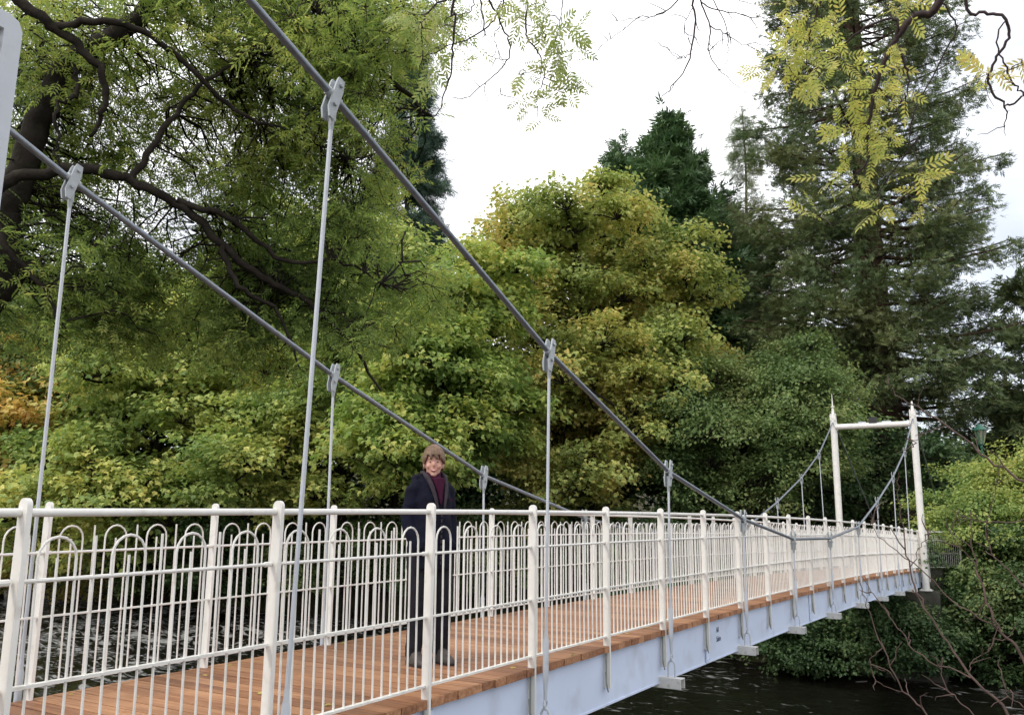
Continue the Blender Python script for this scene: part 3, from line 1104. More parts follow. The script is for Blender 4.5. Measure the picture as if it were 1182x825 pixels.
def clamp_mesh(sl):
    """two bolted plates gripping the cable, tilted with it"""
    mb = MB()
    q = math.atan(sl)
    for s in (-1, 1):
        x0, x1 = (.019, .031) if s > 0 else (-.031, -.019)
        out = [(-.014, -.150), (.014, -.150), (.032, -.095), (.032, .05), (.018, .112), (-.026, .112), (-.032, .085), (-.032, -.095)]
        cq, sq = math.cos(q * .75), math.sin(q * .75)
        out = [(u * cq - max(v, -.12) * sq, v * cq + u * sq) for u, v in out]
        mb.prism(out, x0, x1, lambda u, v, t: (t, u, v))
        for (u, v) in ((0, .070), (0, -.060)):
            u, v = u * cq - v * sq, v * cq + u * sq
            mb.tube([(s * .034, u, v), (s * .046, u, v)], .013, 6)
    mb.box((0, 0, -.095), (.036, .030, .10))
    # sleeve on the cable
    d = Vector((0, math.cos(q), math.sin(q)))
    mb.tube([-d * .05, d * .05], .027, 12)
    mb.tube([(0, 0, -.145), (0, 0, -.20)], [.018, .012], 10)
    me = mb.mesh('clamp', True, 30)
    me.materials.append(M['galv'])
    return me


for i, yy in enumerate(HY):
    zb = deck_z(yy) - .054 - .436 + .062
    ztop = HZT[i]
    sl = 0
    if 0 < i < 9:
        sl = (HZT[i + 1] - HZT[i - 1]) / (HY[i + 1] - HY[i - 1])
    elif i == 0:
        sl = -.40
    else:
        sl = .42
    cm = clamp_mesh(sl)
    rl = ztop - .19 - (zb + .60)
    mb = MB()
    if rl > .05:
        mb.tube([(0, 0, .55), (0, 0, ztop - .19 - zb)], .0118, 8)
    else:
        mb.tube([(0, 0, .30), (0, 0, ztop - .10 - zb)], .0118, 8)
    hm = mb.mesh('hanger')
    hm.materials.append(M['pale'])
    # channel beam that carries the deck
    mb = MB()
    w2 = XC + .11
    out = [(-.055, 0), (.055, 0), (.055, -.095), (.047, -.095), (.047, -.008), (-.047, -.008), (-.047, -.095), (-.055, -.095)]
    mb.prism(out, -w2, w2, lambda u, v, t: (t, u, v))
    cb = mb.build('cross_beam', M['bracket'], bridge, smooth=False)
    cb.location = (0, yy, zb - .002)
    for sx in (1, -1):
        h = link('hanger', hm, None, bridge)
        h.location = (sx * XC, yy, zb)
        if i == 0:                              # the first rods lean a little
            h.location.y = 3.12 if sx > 0 else 3.09
            h.location.z -= .05 if sx < 0 else 0
        h.rotation_euler = (-math.atan(.07 / (ztop - zb)) if i == 0 and sx > 0 else 0, sx * math.atan((cable_x(yy) - XC) / (ztop - zb)), 0)
        link('shackle', sh_me, None, h)
        link('turnbuckle', tb_me, None, h)
        cl = link('clamp', cm, None, h)
        cl.location = (0, 0, ztop - zb)

mb = MB()
mb.box((.002, 0, -.22), (.012, .10, .40))
for z in (-.06, -.17, -.28, -.39):
    for q in (-.03, .03):
        mb.tube([(.006, q, z), (.016, q, z)], .009, 6)
sp_me = mb.mesh('splice_plate', False)
sp_me.materials.append(M['blue'])
for gdo in [o for o in bridge.children if o.name.startswith('girder')]:
    sx = 1 if gdo.data.vertices[0].co.x > 0 else -1
    for yy in (4.42, 9.5, 14.42, 19.6, 24.7):
        p = link('splice_plate', sp_me, None, gdo)
        p.location = (sx * (HW - .004), yy, deck_z(yy) - .054)
        p.rotation_euler = (0, 0, 0 if sx > 0 else math.pi)

# abutments and paths
for nm, lab, y0, y1 in (('bridge_abutment', 'weathered concrete abutment carrying the far end of the footbridge', 29.3, 33.5),
                        ('bridge_abutment', 'concrete abutment on the near bank beside the viewer', -3.0, .36)):
    mb = MB()
    ym = (y0 + y1) / 2
    zt = deck_z(28.6 if y0 > 5 else .4) - .02
    mb.box((0, ym, (zt - 4.8) / 2), (3.0, y1 - y0, zt + 4.8))
    if y0 > 5:
        mb.box((0, y0 - .60, (zt - .55 - 4.8) / 2), (3.0, 1.2 - .004, zt - .55 + 4.8))
    else:
        mb.box((0, y1 + .25, (zt - .55 - 4.8) / 2), (3.2, .5 - .004, zt - .55 + 4.8))
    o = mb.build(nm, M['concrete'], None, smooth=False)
    tag(o, lab, 'abutment')
mb = MB()
mb.box((0, 33, deck_z(28.6) + .01), (1.9, 8.6, .05))
M['path'] = mat('path_gravel', (.22, .19, .15), .95, .1, var=.3, scale=8, bump=.5, bscale=50)
tag(mb.build('path', M['path'], None, smooth=False), kind='structure')

# short splayed fence after the far tower
fe = thing('approach_fence', 'low white bow topped fence splaying off beyond the right leg of the far tower', 'fence', (1.2, 28.8, deck_z(28.6)))
fdir = Vector((.62, .78, 0)).normalized()
fang = math.atan2(fdir.y, fdir.x) - math.pi / 2
for k in range(2):
    o = link('post', post_me, None, fe)
    o.location = fdir * (k * P_)
    o.rotation_euler = (0, 0, fang)
    if k < 1:
        p = link('railing_panel', pick_me, None, fe)
        p.location = fdir * (k * P_ + P_ / 2)
        p.rotation_euler = (0, 0, fang)
        for me in rail_me:
            link('rail', me, None, p)
mb = MB()
mb.tube([(0, 0, 1.11), fdir * P_ + Vector((0, 0, 1.11))], .0168, 8)
mb.build('handrail', M['white'], fe)

# ---------------------------------------------------------------- white lattice screen by the viewer, top left
px0 = 2.15
pA = on_x(28, 24, px0)
ytop = pA[2]
yl = pA[1]
ls = thing('lattice_screen', 'tall white steel lattice screen with a rounded top corner, standing between viewer and bridge', 'screen', (px0, yl, -.55))
H_ = ytop + .55
W_ = .62
mb = MB()
mb.prism([(0, 0), (0, H_ - .035), (-.012, H_ - .01), (-.035, H_), (-W_, H_), (-W_, H_ - .045), (-.045, H_ - .045), (-.045, 0)], -.045, .0,
         lambda u, v, t: (t, u, v))
mb.box((-.0225, -W_ + .022, H_ / 2 - .025), (.043, .045, H_ - .05))
mb.build('frame', M['pale'], ls, smooth=False)
mb = MB()
for k in range(26):
    z = 1.0 + k * (H_ - 1.1) / 26
    for s in (-1, 1):
        a_, b_ = (-.05, z if s > 0 else z + .16), (-W_ + .05, z + .16 if s > 0 else z)
        mb.tube([(-.03 + s * .004, a_[0], a_[1]), (-.03 + s * .004, b_[0], b_[1])], .013, 6)
mb.build('lattice', M['white'], ls)

# ---------------------------------------------------------------- green lantern
lp = at(1131, 494, 34.5)
lz = float(ground_z(lp[0], lp[1]))
lamp = thing('street_lamp', 'green Victorian style lantern on a thin post above the yellow green bush', 'street lamp', (lp[0], lp[1], lz))
hh = (lp[2] - lz) / .72
lamp.scale = (.72, .72, .72)
mb = MB()
mb.tube([(0, 0, -.3), (0, 0, .8), (0, 0, .82), (0, 0, hh - .95)], [.085, .08, .05, .038], 12)
mb.tube([(0, 0, hh - 1.0), (0, 0, hh - .92), (0, 0, hh - .80)], [.05, .07, .04], 12)
mb.build('post', M['green'], lamp)
mb = MB()
for k in range(4):
    a = math.pi / 4 + k * math.pi / 2
    mb.tube([(.12 * math.cos(a), .12 * math.sin(a), hh - .80), (.24 * math.cos(a), .24 * math.sin(a), hh - .12)], .016, 6)
mb.tube([(0, 0, hh - .82), (0, 0, hh - .78)], [.14, .14], 4)
mb.build('lantern_frame', M['green'], lamp)
mb = MB()
mb.tube([(0, 0, hh - .12), (0, 0, hh - .08), (0, 0, hh + .10), (0, 0, hh + .16), (0, 0, hh + .2)], [.36, .36, .15, .09, .04], 8)
mb.build('lamp_roof', M['green'], lamp)
mb = MB()
mb.tube([(0, 0, hh - .77), (0, 0, hh - .125)], [.135, .285], 4)
mb.build('lamp_glass', M['glass'], lamp, smooth=False)

# ---------------------------------------------------------------- person
PX, PY = .26, 5.36
pz = deck_z(PY) + .002
person = MB()
HT = R(-30)                     # head turned towards the viewer
hm = Matrix.Translation((0.005, -.015, 1.525)) @ Matrix.Rotation(HT, 4, 'Z')
person.loft([(.80, 0, 0, .14, .09), (.95, 0, 0, .14, .09), (1.12, 0, 0, .125, .09), (1.28, 0, 0, .125, .085), (1.35, 0, 0, .09, .065), (1.39, 0, -.005, .06, .055), (1.46, 0, -.012, .055, .055)], 20)
person.ball((0, 0, .02), (.072, .090, .108), 20, hm)
person.ball((0, -.020, -.045), (.055, .066, .066), 16, hm)
person.ball((0, -.094, -.008), (.012, .018, .022), 10, hm)
person.ball((0, -.070, -.088), (.026, .020, .018), 10, hm)
for s in (-1, 1):
    person.ball((s * .074, .01, -.005), (.012, .022, .032), 10, hm)
    person.ball((s * .040, -.066, -.022), (.022, .018, .020), 10, hm)
    person.tube([(s * .085, 0, .86), (s * .098, -.01, .48), (s * .105, .01, .09)], [.075, .055, .04], 12)
    person.tube([(s * .105, .03, .05), (s * .115, -.10, .04)], [.04, .03], 10)
    person.tube([(s * .100, 0.012, 1.325), (s * .188, .028, 1.11), (s * .168, -.06, .90), (s * .148, -.09, .85)], [.034, .032, .026, .026], 10)
body = person.build('person', M['skin'], None)
tag(body, 'woman in open navy jacket and plum fleece standing on the deck behind the railing', 'person')
body.location = (PX, PY, pz)
body.rotation_euler = (0, 0, R(68))
body.scale = (.98, .98, .965)
rm = body.modifiers.new('remesh', 'REMESH')
rm.mode = 'VOXEL'
rm.voxel_size = .008
rm.use_smooth_shade = True
sm = body.modifiers.new('smooth', 'SMOOTH')
sm.factor = .5
sm.iterations = 2


def cloth(name, mb, m, vox=.012, it=4):
    o = mb.build(name, m, body)
    r = o.modifiers.new('remesh', 'REMESH')
    r.mode = 'VOXEL'
    r.voxel_size = vox
    r.use_smooth_shade = True
    s = o.modifiers.new('smooth', 'SMOOTH')
    s.factor = .5
    s.iterations = it
    if name in ('jacket', 'trousers'):
        tx = bpy.data.textures.new('folds', 'CLOUDS')
        tx.noise_scale = .10
        dm = o.modifiers.new('folds', 'DISPLACE')
        dm.texture = tx
        dm.strength = .022
        dm.mid_level = .5
    return o


mb = MB()
mb.loft([(.70, 0, .0, .182, .150), (.80, 0, 0, .185, .152), (.95, 0, 0, .172, .146), (1.10, 0, 0, .165, .142), (1.24, 0, 0, .166, .138), (1.33, 0, .005, .152, .118), (1.39, 0, .015, .112, .095), (1.435, 0, .02, .085, .080)], 24)
for s in (-1, 1):
    mb.tube([(s * .105, 0.01, 1.355), (s * .150, .012, 1.315), (s * .190, .03, 1.12), (s * .188, -.005, 1.02), (s * .170, -.065, .90), (s * .145, -.10, .85)], [.058, .066, .060, .056, .052, .046], 14)
    # pocket flap ridge
    mb.tube([(s * .115, -.125, .93), (s * .155, -.10, .82)], [.018, .018], 8)
mb.tube([(-.115, .02, 1.405), (-.085, .095, 1.405), (0, .135, 1.385), (.085, .095, 1.405), (.115, .02, 1.405)], [.030, .048, .055, .048, .030], 10)
jk = cloth('jacket', mb, M['navy'])
mb = MB()
# fleece: chest strip showing in the open front, stand collar
fv = [(-.045, 1.415), (.045, 1.415), (.036, 1.34), (.022, 1.27), (.010, 1.20), (-.006, 1.20), (-.020, 1.27), (-.036, 1.34)]
mb.prism(fv, -.158, -.09, lambda u, v, t: (u, t + (v - 1.15) * .13, v))
mb.loft([(1.39, 0, -.012, .072, .074), (1.43, 0, -.014, .064, .066), (1.462, 0, -.016, .060, .063)], 20)
flc = cloth('fleece', mb, M['plum'], .008, 2)
mb = MB()
for s in (-1, 1):
    mb.tube([(s * .085, -.015, 1.452), (s * .082, -.065, 1.42), (s * .066, -.112, 1.35), (s * .045, -.142, 1.25), (s * .022, -.157, 1.14)], [.016, .022, .020, .015, .008], 8)
mb.tube([(-.085, -.015, 1.452), (-.06, .055, 1.455), (0, .082, 1.455), (.06, .055, 1.455), (.085, -.015, 1.452)], [.016, .02, .02, .02, .016], 8)
cloth('collar_lining', mb, M['lining'], .008, 2)
mb = MB()
for z in np.linspace(.76, 1.12, 10):
    mb.box((.004, -.1585, z), (.012, .006, .025))
mb.build('zip', M['lining'], jk, smooth=False)
mb = MB()
mb.box((.095, -.136, 1.245), (.035, .006, .012))
mb.build('chest_badge', M['plum'], jk, smooth=False)
mb = MB()
mb.loft([(.72, 0, 0, .175, .125), (.80, 0, 0, .185, .13), (.90, 0, 0, .175, .12)], 20)
mb.tube([(-.088, 0, .80), (-.098, -.012, .48), (-.108, .012, .10), (-.110, .010, .055)], [.105, .078, .062, .064], 14)
mb.tube([(.088, 0, .80), (.104, -.045, .48), (.115, -.005, .10), (.117, -.008, .055)], [.105, .078, .062, .064], 14)
cloth('trousers', mb, M['trouser'])
for s, dy in ((-1, .0), (1, -.02)):
    mb = MB()
    # ankle, then the foot as a lofted last
    mb.loft([(.0, s * .113, -.04 + dy, .050, .135), (.02, s * .113, -.04 + dy, .052, .138), (.045, s * .113, -.035 + dy, .050, .128), (.075, s * .112, .0 + dy, .047, .085), (.11, s * .111, .018 + dy, .050, .058), (.16, s * .110, .018 + dy, .052, .055)], 18)
    bt = cloth('boot', mb, M['boot'], .008, 3)
    mb = MB()
    mb.loft([(-.001, s * .113, -.04 + dy, .053, .140), (.018, s * .113, -.04 + dy, .056, .143)], 18)
    mb.build('boot_sole', M['black'], bt)
# hair: bob with a fringe
nseg, rows = 36, 18
vs, fs = [], []
for r_ in range(rows + 1):
    th = math.pi * .80 * r_ / rows
    for k in range(nseg):
        a = 2 * math.pi * k / nseg
        rx, ry, rz = .080, .103, .118
        wob = 1 + .025 * math.sin(a * 13 + r_ * .5) + .015 * math.sin(a * 29)
        x, y_, z = rx * math.sin(th) * math.cos(a) * wob, ry * math.sin(th) * math.sin(a) * wob, rz * math.cos(th)
        if th > math.pi / 2:
            x, y_ = rx * math.cos(a) * wob * .97, ry * math.sin(a) * wob * .97
            z = -.075 * (th - math.pi / 2) / (math.pi * .30)
        vs.append(hm @ Vector((x, y_ + .006, z + .03)))
for r_ in range(rows):
    for k in range(nseg):
        a = 2 * math.pi * (k + .5) / nseg
        front = math.cos(a + math.pi / 2)       # 1 at the face
        z = (rows and .118 * math.cos(math.pi * .80 * (r_ + .5) / rows))
        if front > .62 and r_ > 9.8 + 1.2 * math.sin(k * 2.1):
            continue
        if front > -.35 and r_ > 12.6 + .8 * math.sin(k * 1.7):
            continue
        fs.append((r_ * nseg + k, r_ * nseg + (k + 1) % nseg, (r_ + 1) * nseg + (k + 1) % nseg, (r_ + 1) * nseg + k))
mb = MB()
mb.add(vs, fs)
hr = mb.build('hair', M['hair'], body)
so_ = hr.modifiers.new('solid', 'SOLIDIFY')
so_.thickness = .012
so_.offset = -1
for s in (-1, 1):
    mb = MB()
    mb.ball((s * .029, -.0825, .012), (.0085, .005, .0038), 10, hm)
    mb.build('eye', M['eye'], body)
    mb = MB()
    mb.tube([hm @ Vector((s * .016, -.093, .030)), hm @ Vector((s * .032, -.089, .034)), hm @ Vector((s * .047, -.078, .029))], [.002, .003, .002], 6)
    mb.build('eyebrow', M['hair'], body)
mb = MB()
mb.tube([hm @ Vector(p) for p in ((-.030, -.078, -.046), (-.016, -.0895, -.056), (0, -.0925, -.059), (.016, -.0895, -.056), (.030, -.078, -.046))], [.003, .007, .008, .007, .003], 8)
mb.tube([hm @ Vector(p) for p in ((-.028, -.079, -.046), (-.014, -.0905, -.049), (0, -.093, -.050), (.014, -.0905, -.049), (.028, -.079, -.046))], [.002, .004, .0045, .004, .002], 8)
lip = mb.build('mouth', M['lip'], body)
mb = MB()
mb.tube([hm @ Vector(p) for p in ((-.021, -.0885, -.050), (0, -.0985, -.0545), (.021, -.0885, -.050))], [.0012, .0032, .0012], 8)
mb.build('teeth', M['teeth'], lip)


# ---------------------------------------------------------------- trees on the far bank
def ell(px, py, dist, rx, ry, rd=None):
    """crown ellipsoid whose picture is about rx x ry pixels"""
    c = at(px, py, dist)
    k = dist / F_PX
    return (c, np.array([rx * k, (rd or rx) * k, ry * k]))


def gbase(px, dist, py=600):
    c = at(px, py, dist)
    return np.array([c[0], c[1], float(ground_z(c[0], c[1]))])


# centre sycamore
deciduous('sycamore_tree', 'broad sycamore turning gold and orange, tallest of the round crowns at mid picture', 'tree', gbase(690, 40),
          [ell(655, 275, 40, 105, 78), ell(570, 290, 41, 55, 60), ell(765, 320, 40, 58, 55), ell(755, 395, 39, 80, 75), ell(600, 400, 40, 85, 120), ell(690, 440, 38, 130, 100), ell(655, 530, 37, 120, 75)],
          135, 1.5, M['l_syc'], leaf=.185, subs=26, per=40, seed=11, trunk_r=.45, flat=.58, top=.8, shell=.35, limbs=14, tmpl=LOBED, sig=.205, min_d=.9)
# left maples
deciduous('maple_tree', 'large leaved yellow green maple on the far bank left of the woman', 'tree', gbase(400, 40),
          [ell(400, 480, 38, 110, 110), ell(330, 560, 37, 100, 60), ell(440, 380, 40, 70, 80)],
          60, 1.7, M['l_maple'], leaf=.215, subs=24, per=40, seed=12, sig=.18, trunk_r=.35, shell=.35, tmpl=LOBED)
deciduous('maple_tree', 'pale yellow green maple overhanging the water at left behind the railing', 'tree', gbase(180, 47),
          [ell(190, 500, 44, 130, 90), ell(230, 420, 45, 90, 80), ell(120, 580, 43, 110, 60)],
          62, 2.0, M['l_maple'], leaf=.25, subs=24, per=40, seed=13, sig=.18, trunk_r=.35, shell=.35, tmpl=LOBED)
deciduous('golden_maple_tree', 'orange gold maple at the far left edge above the river', 'tree', gbase(10, 54),
          [ell(15, 520, 50, 85, 70), ell(60, 450, 52, 70, 60), ell(-60, 540, 50, 80, 80)],
          40, 2.2, M['l_gold'], leaf=.32, subs=24, per=28, seed=14, trunk_r=.35, shell=.35, tmpl=LOBED)
deciduous('lime_tree', 'tall olive green tree with russet seed clusters behind the left hanger rod', 'tree', gbase(80, 58),
          [ell(60, 420, 56, 130, 100), ell(190, 390, 58, 120, 90), ell(-60, 440, 56, 100, 120)],
          60, 2.6, M['l_green'], leaf=.34, subs=24, per=28, seed=15, trunk_r=.45, shell=.35)
deciduous('beech_tree', 'bright leafy tree rising behind the arched dark limb', 'tree', gbase(340, 52),
          [ell(350, 320, 50, 85, 90), ell(430, 340, 48, 85, 70), ell(300, 400, 50, 110, 80)],
          66, 2.2, M['l_maple'], leaf=.30, subs=24, per=28, seed=16, trunk_r=.45, shell=.35)
deciduous('lime_tree', 'fresh green leafy tree right beside the sycamore above the woman', 'tree', gbase(510, 33),
          [ell(515, 400, 32, 75, 100), ell(545, 330, 33, 55, 60), ell(480, 500, 31, 80, 75), ell(575, 470, 32, 45, 70)],
          60, 1.35, M['l_ashg'], leaf=.20, subs=24, per=36, seed=17, trunk_r=.22, shell=.3, droop=.8, tmpl=LOBED, under=-.5, sig=.2)
# trees behind the far tower
deciduous('oak_tree', 'deep green leafy tree left of the far white tower', 'tree', gbase(850, 38),
          [ell(850, 520, 37, 105, 75), ell(800, 470, 38, 80, 55), ell(925, 500, 36, 55, 75), ell(890, 440, 40, 80, 45)],
          75, 1.35, M['l_green'], leaf=.155, subs=24, per=42, seed=18, trunk_r=.3, shell=.35)
deciduous('elder_tree', 'yellow green bushy tree to the right of the far tower', 'tree', gbase(1130, 33.5),
          [ell(1122, 580, 32.5, 46, 42), ell(1185, 560, 33, 44, 46), ell(1150, 615, 31.5, 60, 42)],
          40, 1.0, M['l_lime'], leaf=.115, subs=24, per=44, seed=19, trunk_r=.14, shell=.3)
deciduous('hazel_tree', 'dark green shrubby tree filling the gap behind the far tower portal', 'tree', gbase(1010, 44),
          [ell(1000, 560, 43, 60, 60), ell(940, 560, 44, 60, 50), ell(1090, 570, 42, 60, 70)],
          40, 1.3, M['l_dark'], leaf=.2, subs=22, per=24, seed=20, trunk_r=.16, shell=.3)


# conifers
def prof_spruce(t):
    return 6.2 * (1 - t) ** .85 + .25


conifer('spruce_tree', 'dark drooping spruce standing against the sky left of the open sky gap', 'tree', gbase(458, 58), 38, prof_spruce, .25, 260,
        M['l_spruce'], spray=.75, per=14, tuft=.6, droop=.55, up=.28, seed=31, trunk_r=.45, tmpl=FAN_N, hang=.35)


def prof_cyp(t):
    return 5.3 * min(1, (1 - t) * 2.0) ** .95 * (.75 + .25 * math.sin(t * 3)) + .25


conifer('cypress_tree', 'dense dark cypress with a rounded point right behind the sycamore', 'tree', gbase(785, 52), 27.4, prof_cyp, .12, 330,
        M['l_cyp'], spray=.75, per=14, tuft=.6, droop=-.15, up=.45, seed=32, trunk_r=.4, inner=.35)
conifer('cypress_tree', 'slighter dark cypress with a broken thin top left of the rounded one', 'tree', gbase(722, 54), 27.0, lambda t: 2.7 * min(1, (1 - t) * 2.2) ** .8 + .15, .12, 200,
        M['l_cyp'], spray=.7, per=12, tuft=.55, droop=-.1, up=.4, seed=33, trunk_r=.35, inner=.3)
conifer('larch_tree', 'thin see-through larch with a bare stem between the dark conifers', 'tree', gbase(878, 50), 26.4, lambda t: 3.7 * (1 - t) ** .8 + .2, .15, 190,
        M['l_larch'], spray=.5, per=12, tuft=.5, droop=.30, up=.25, seed=34, trunk_r=.30, bark=M['barkgrey'], tmpl=FAN_N, inner=.25, hang=.25)


def prof_seq(t):
    if t < .25:
        return 5.6 + 1.2 * t
    return 5.9 * (1 - ((t - .25) / .75) ** 2.1) + .5


conifer('redwood_tree', 'giant redwood with a thick brown trunk towering over the far tower', 'tree', gbase(1026, 46), 42, prof_seq, .17, 370,
        M['l_seq'], spray=.36, per=16, tuft=.62, droop=.25, up=.30, seed=35, trunk_r=1.15, bark=M['barkred'], inner=.40, hang=.55, lat=.24)
conifer('pine_tree', 'bluish pine at the right edge low beside the redwood', 'tree', gbase(1215, 50), 15, lambda t: 4.0 * (1 - t) ** .6 + .3, .12, 110,
        M['l_seq'], spray=.6, per=14, tuft=.6, droop=.1, up=.3, seed=36, trunk_r=.3, inner=.35)

# shrubs along the far waterline: each its own
shr = [
    (760, 700, 30.5, 60, 40, 'l_dark', 'dark rounded shrub hanging to the water just under the girder lettering'),
    (835, 715, 31, 55, 40, 'l_dark', 'dark shrub on the far bank below the middle of the girder'),
    (905, 705, 31, 50, 45, 'l_dark', 'rounded green shrub under the far third of the bridge'),
    (960, 720, 32, 45, 40, 'l_dark', 'dim shrub at the waterline beneath the bridge end'),
    (930, 736, 28.3, 50, 30, 'l_dark', 'small shrub at the waterline left of the abutment'),
    (988, 738, 28.3, 50, 30, 'l_dark', 'small shrub hiding the foot of the abutment'),
    (1045, 734, 28.4, 48, 34, 'l_dark', 'small dim shrub at the right corner of the abutment'),
    (1085, 690, 30.5, 60, 55, 'l_dark', 'dark shrub right of the far abutment'),
    (1150, 665, 30, 60, 60, 'l_green', 'green shrub below the yellow green bushy tree'),
    (1150, 735, 29, 70, 45, 'l_dark', 'low dark shrub trailing into the river at right'),
    (1210, 700, 29.5, 60, 70, 'l_dark', 'dark shrub cut by the right edge of the view'),
    (1040, 740, 31, 60, 35, 'l_dark', 'low dark shrub between abutment and river'),
    (620, 640, 36, 90, 45, 'l_green', 'green shrub behind the railing under the sycamore'),
    (520, 640, 36, 80, 50, 'l_dark', 'dark shrub behind the woman beyond the railing'),
    (400, 640, 38, 90, 45, 'l_green', 'green shrub on the far bank left of the woman'),
    (290, 640, 41, 90, 50, 'l_dark', 'dark shrub over the water behind the second railing panel'),
    (170, 640, 45, 100, 45, 'l_green', 'green shrub over the river behind the first railing panel'),
    (50, 640, 48, 100, 50, 'l_gold', 'yellowing shrub at the far left waterline'),
    (720, 640, 34, 80, 40, 'l_dark', 'dark shrub behind the fifth railing panel'),
]
for q, (px, py, d, rx, ry, mm, lab) in enumerate(shr):
    deciduous('bank_shrub', lab, 'shrub', gbase(px, d + .8, 690), [ell(px, py, d, rx, ry)], 20, .95 * d / 32, M[mm], leaf=.125 * d / 32, subs=22, per=38,
              seed=60 + q, trunk_r=.07, shell=.35, group='shrubs along the far waterline', limbs=5)


# far-off wood behind everything: one mass
def wood():
    rng = np.random.default_rng(77)
    Cs, Rs = [], []
    for px in np.arange(-120, 1300, 22):
        for _ in range(7):
            d = rng.uniform(58, 72)
            top = 395 + 45 * math.sin(px * .013) + (105 if px > 1000 else 0) - (60 if px < 420 else 0)
            py = rng.uniform(top, 640)
            Cs.append(at(px + rng.normal() * 12, py, d))
            Rs.append(rng.uniform(1.8, 3.0))
    Cs, Rs = np.array(Cs), np.array(Rs)
    n, per = len(Cs), 260
    u = norm(rng.normal(size=(n, per, 3)))
    u[..., 2] = np.where(u[..., 2] < -.4, -u[..., 2], u[..., 2])
    P = (Cs[:, None] + u * Rs[:, None, None] * rng.uniform(.7, 1.05, size=(n, per, 1))).reshape(-1, 3)
    uu = u.reshape(-1, 3)
    V, F = scatter(P, .5 * uu + np.array([0, 0, .6]) + rng.normal(size=P.shape) * .4, uu + rng.normal(size=P.shape) * .6 - np.array([0, 0, .3]),
                   rng.uniform(.4, .75, len(P)), KITE)
    o = link('distant_wood', raw_mesh('distant_wood', V, [F], False), M['l_dark'])
    tag(o, 'dim mass of woodland behind the far bank trees', 'woodland', kind='stuff')


wood()

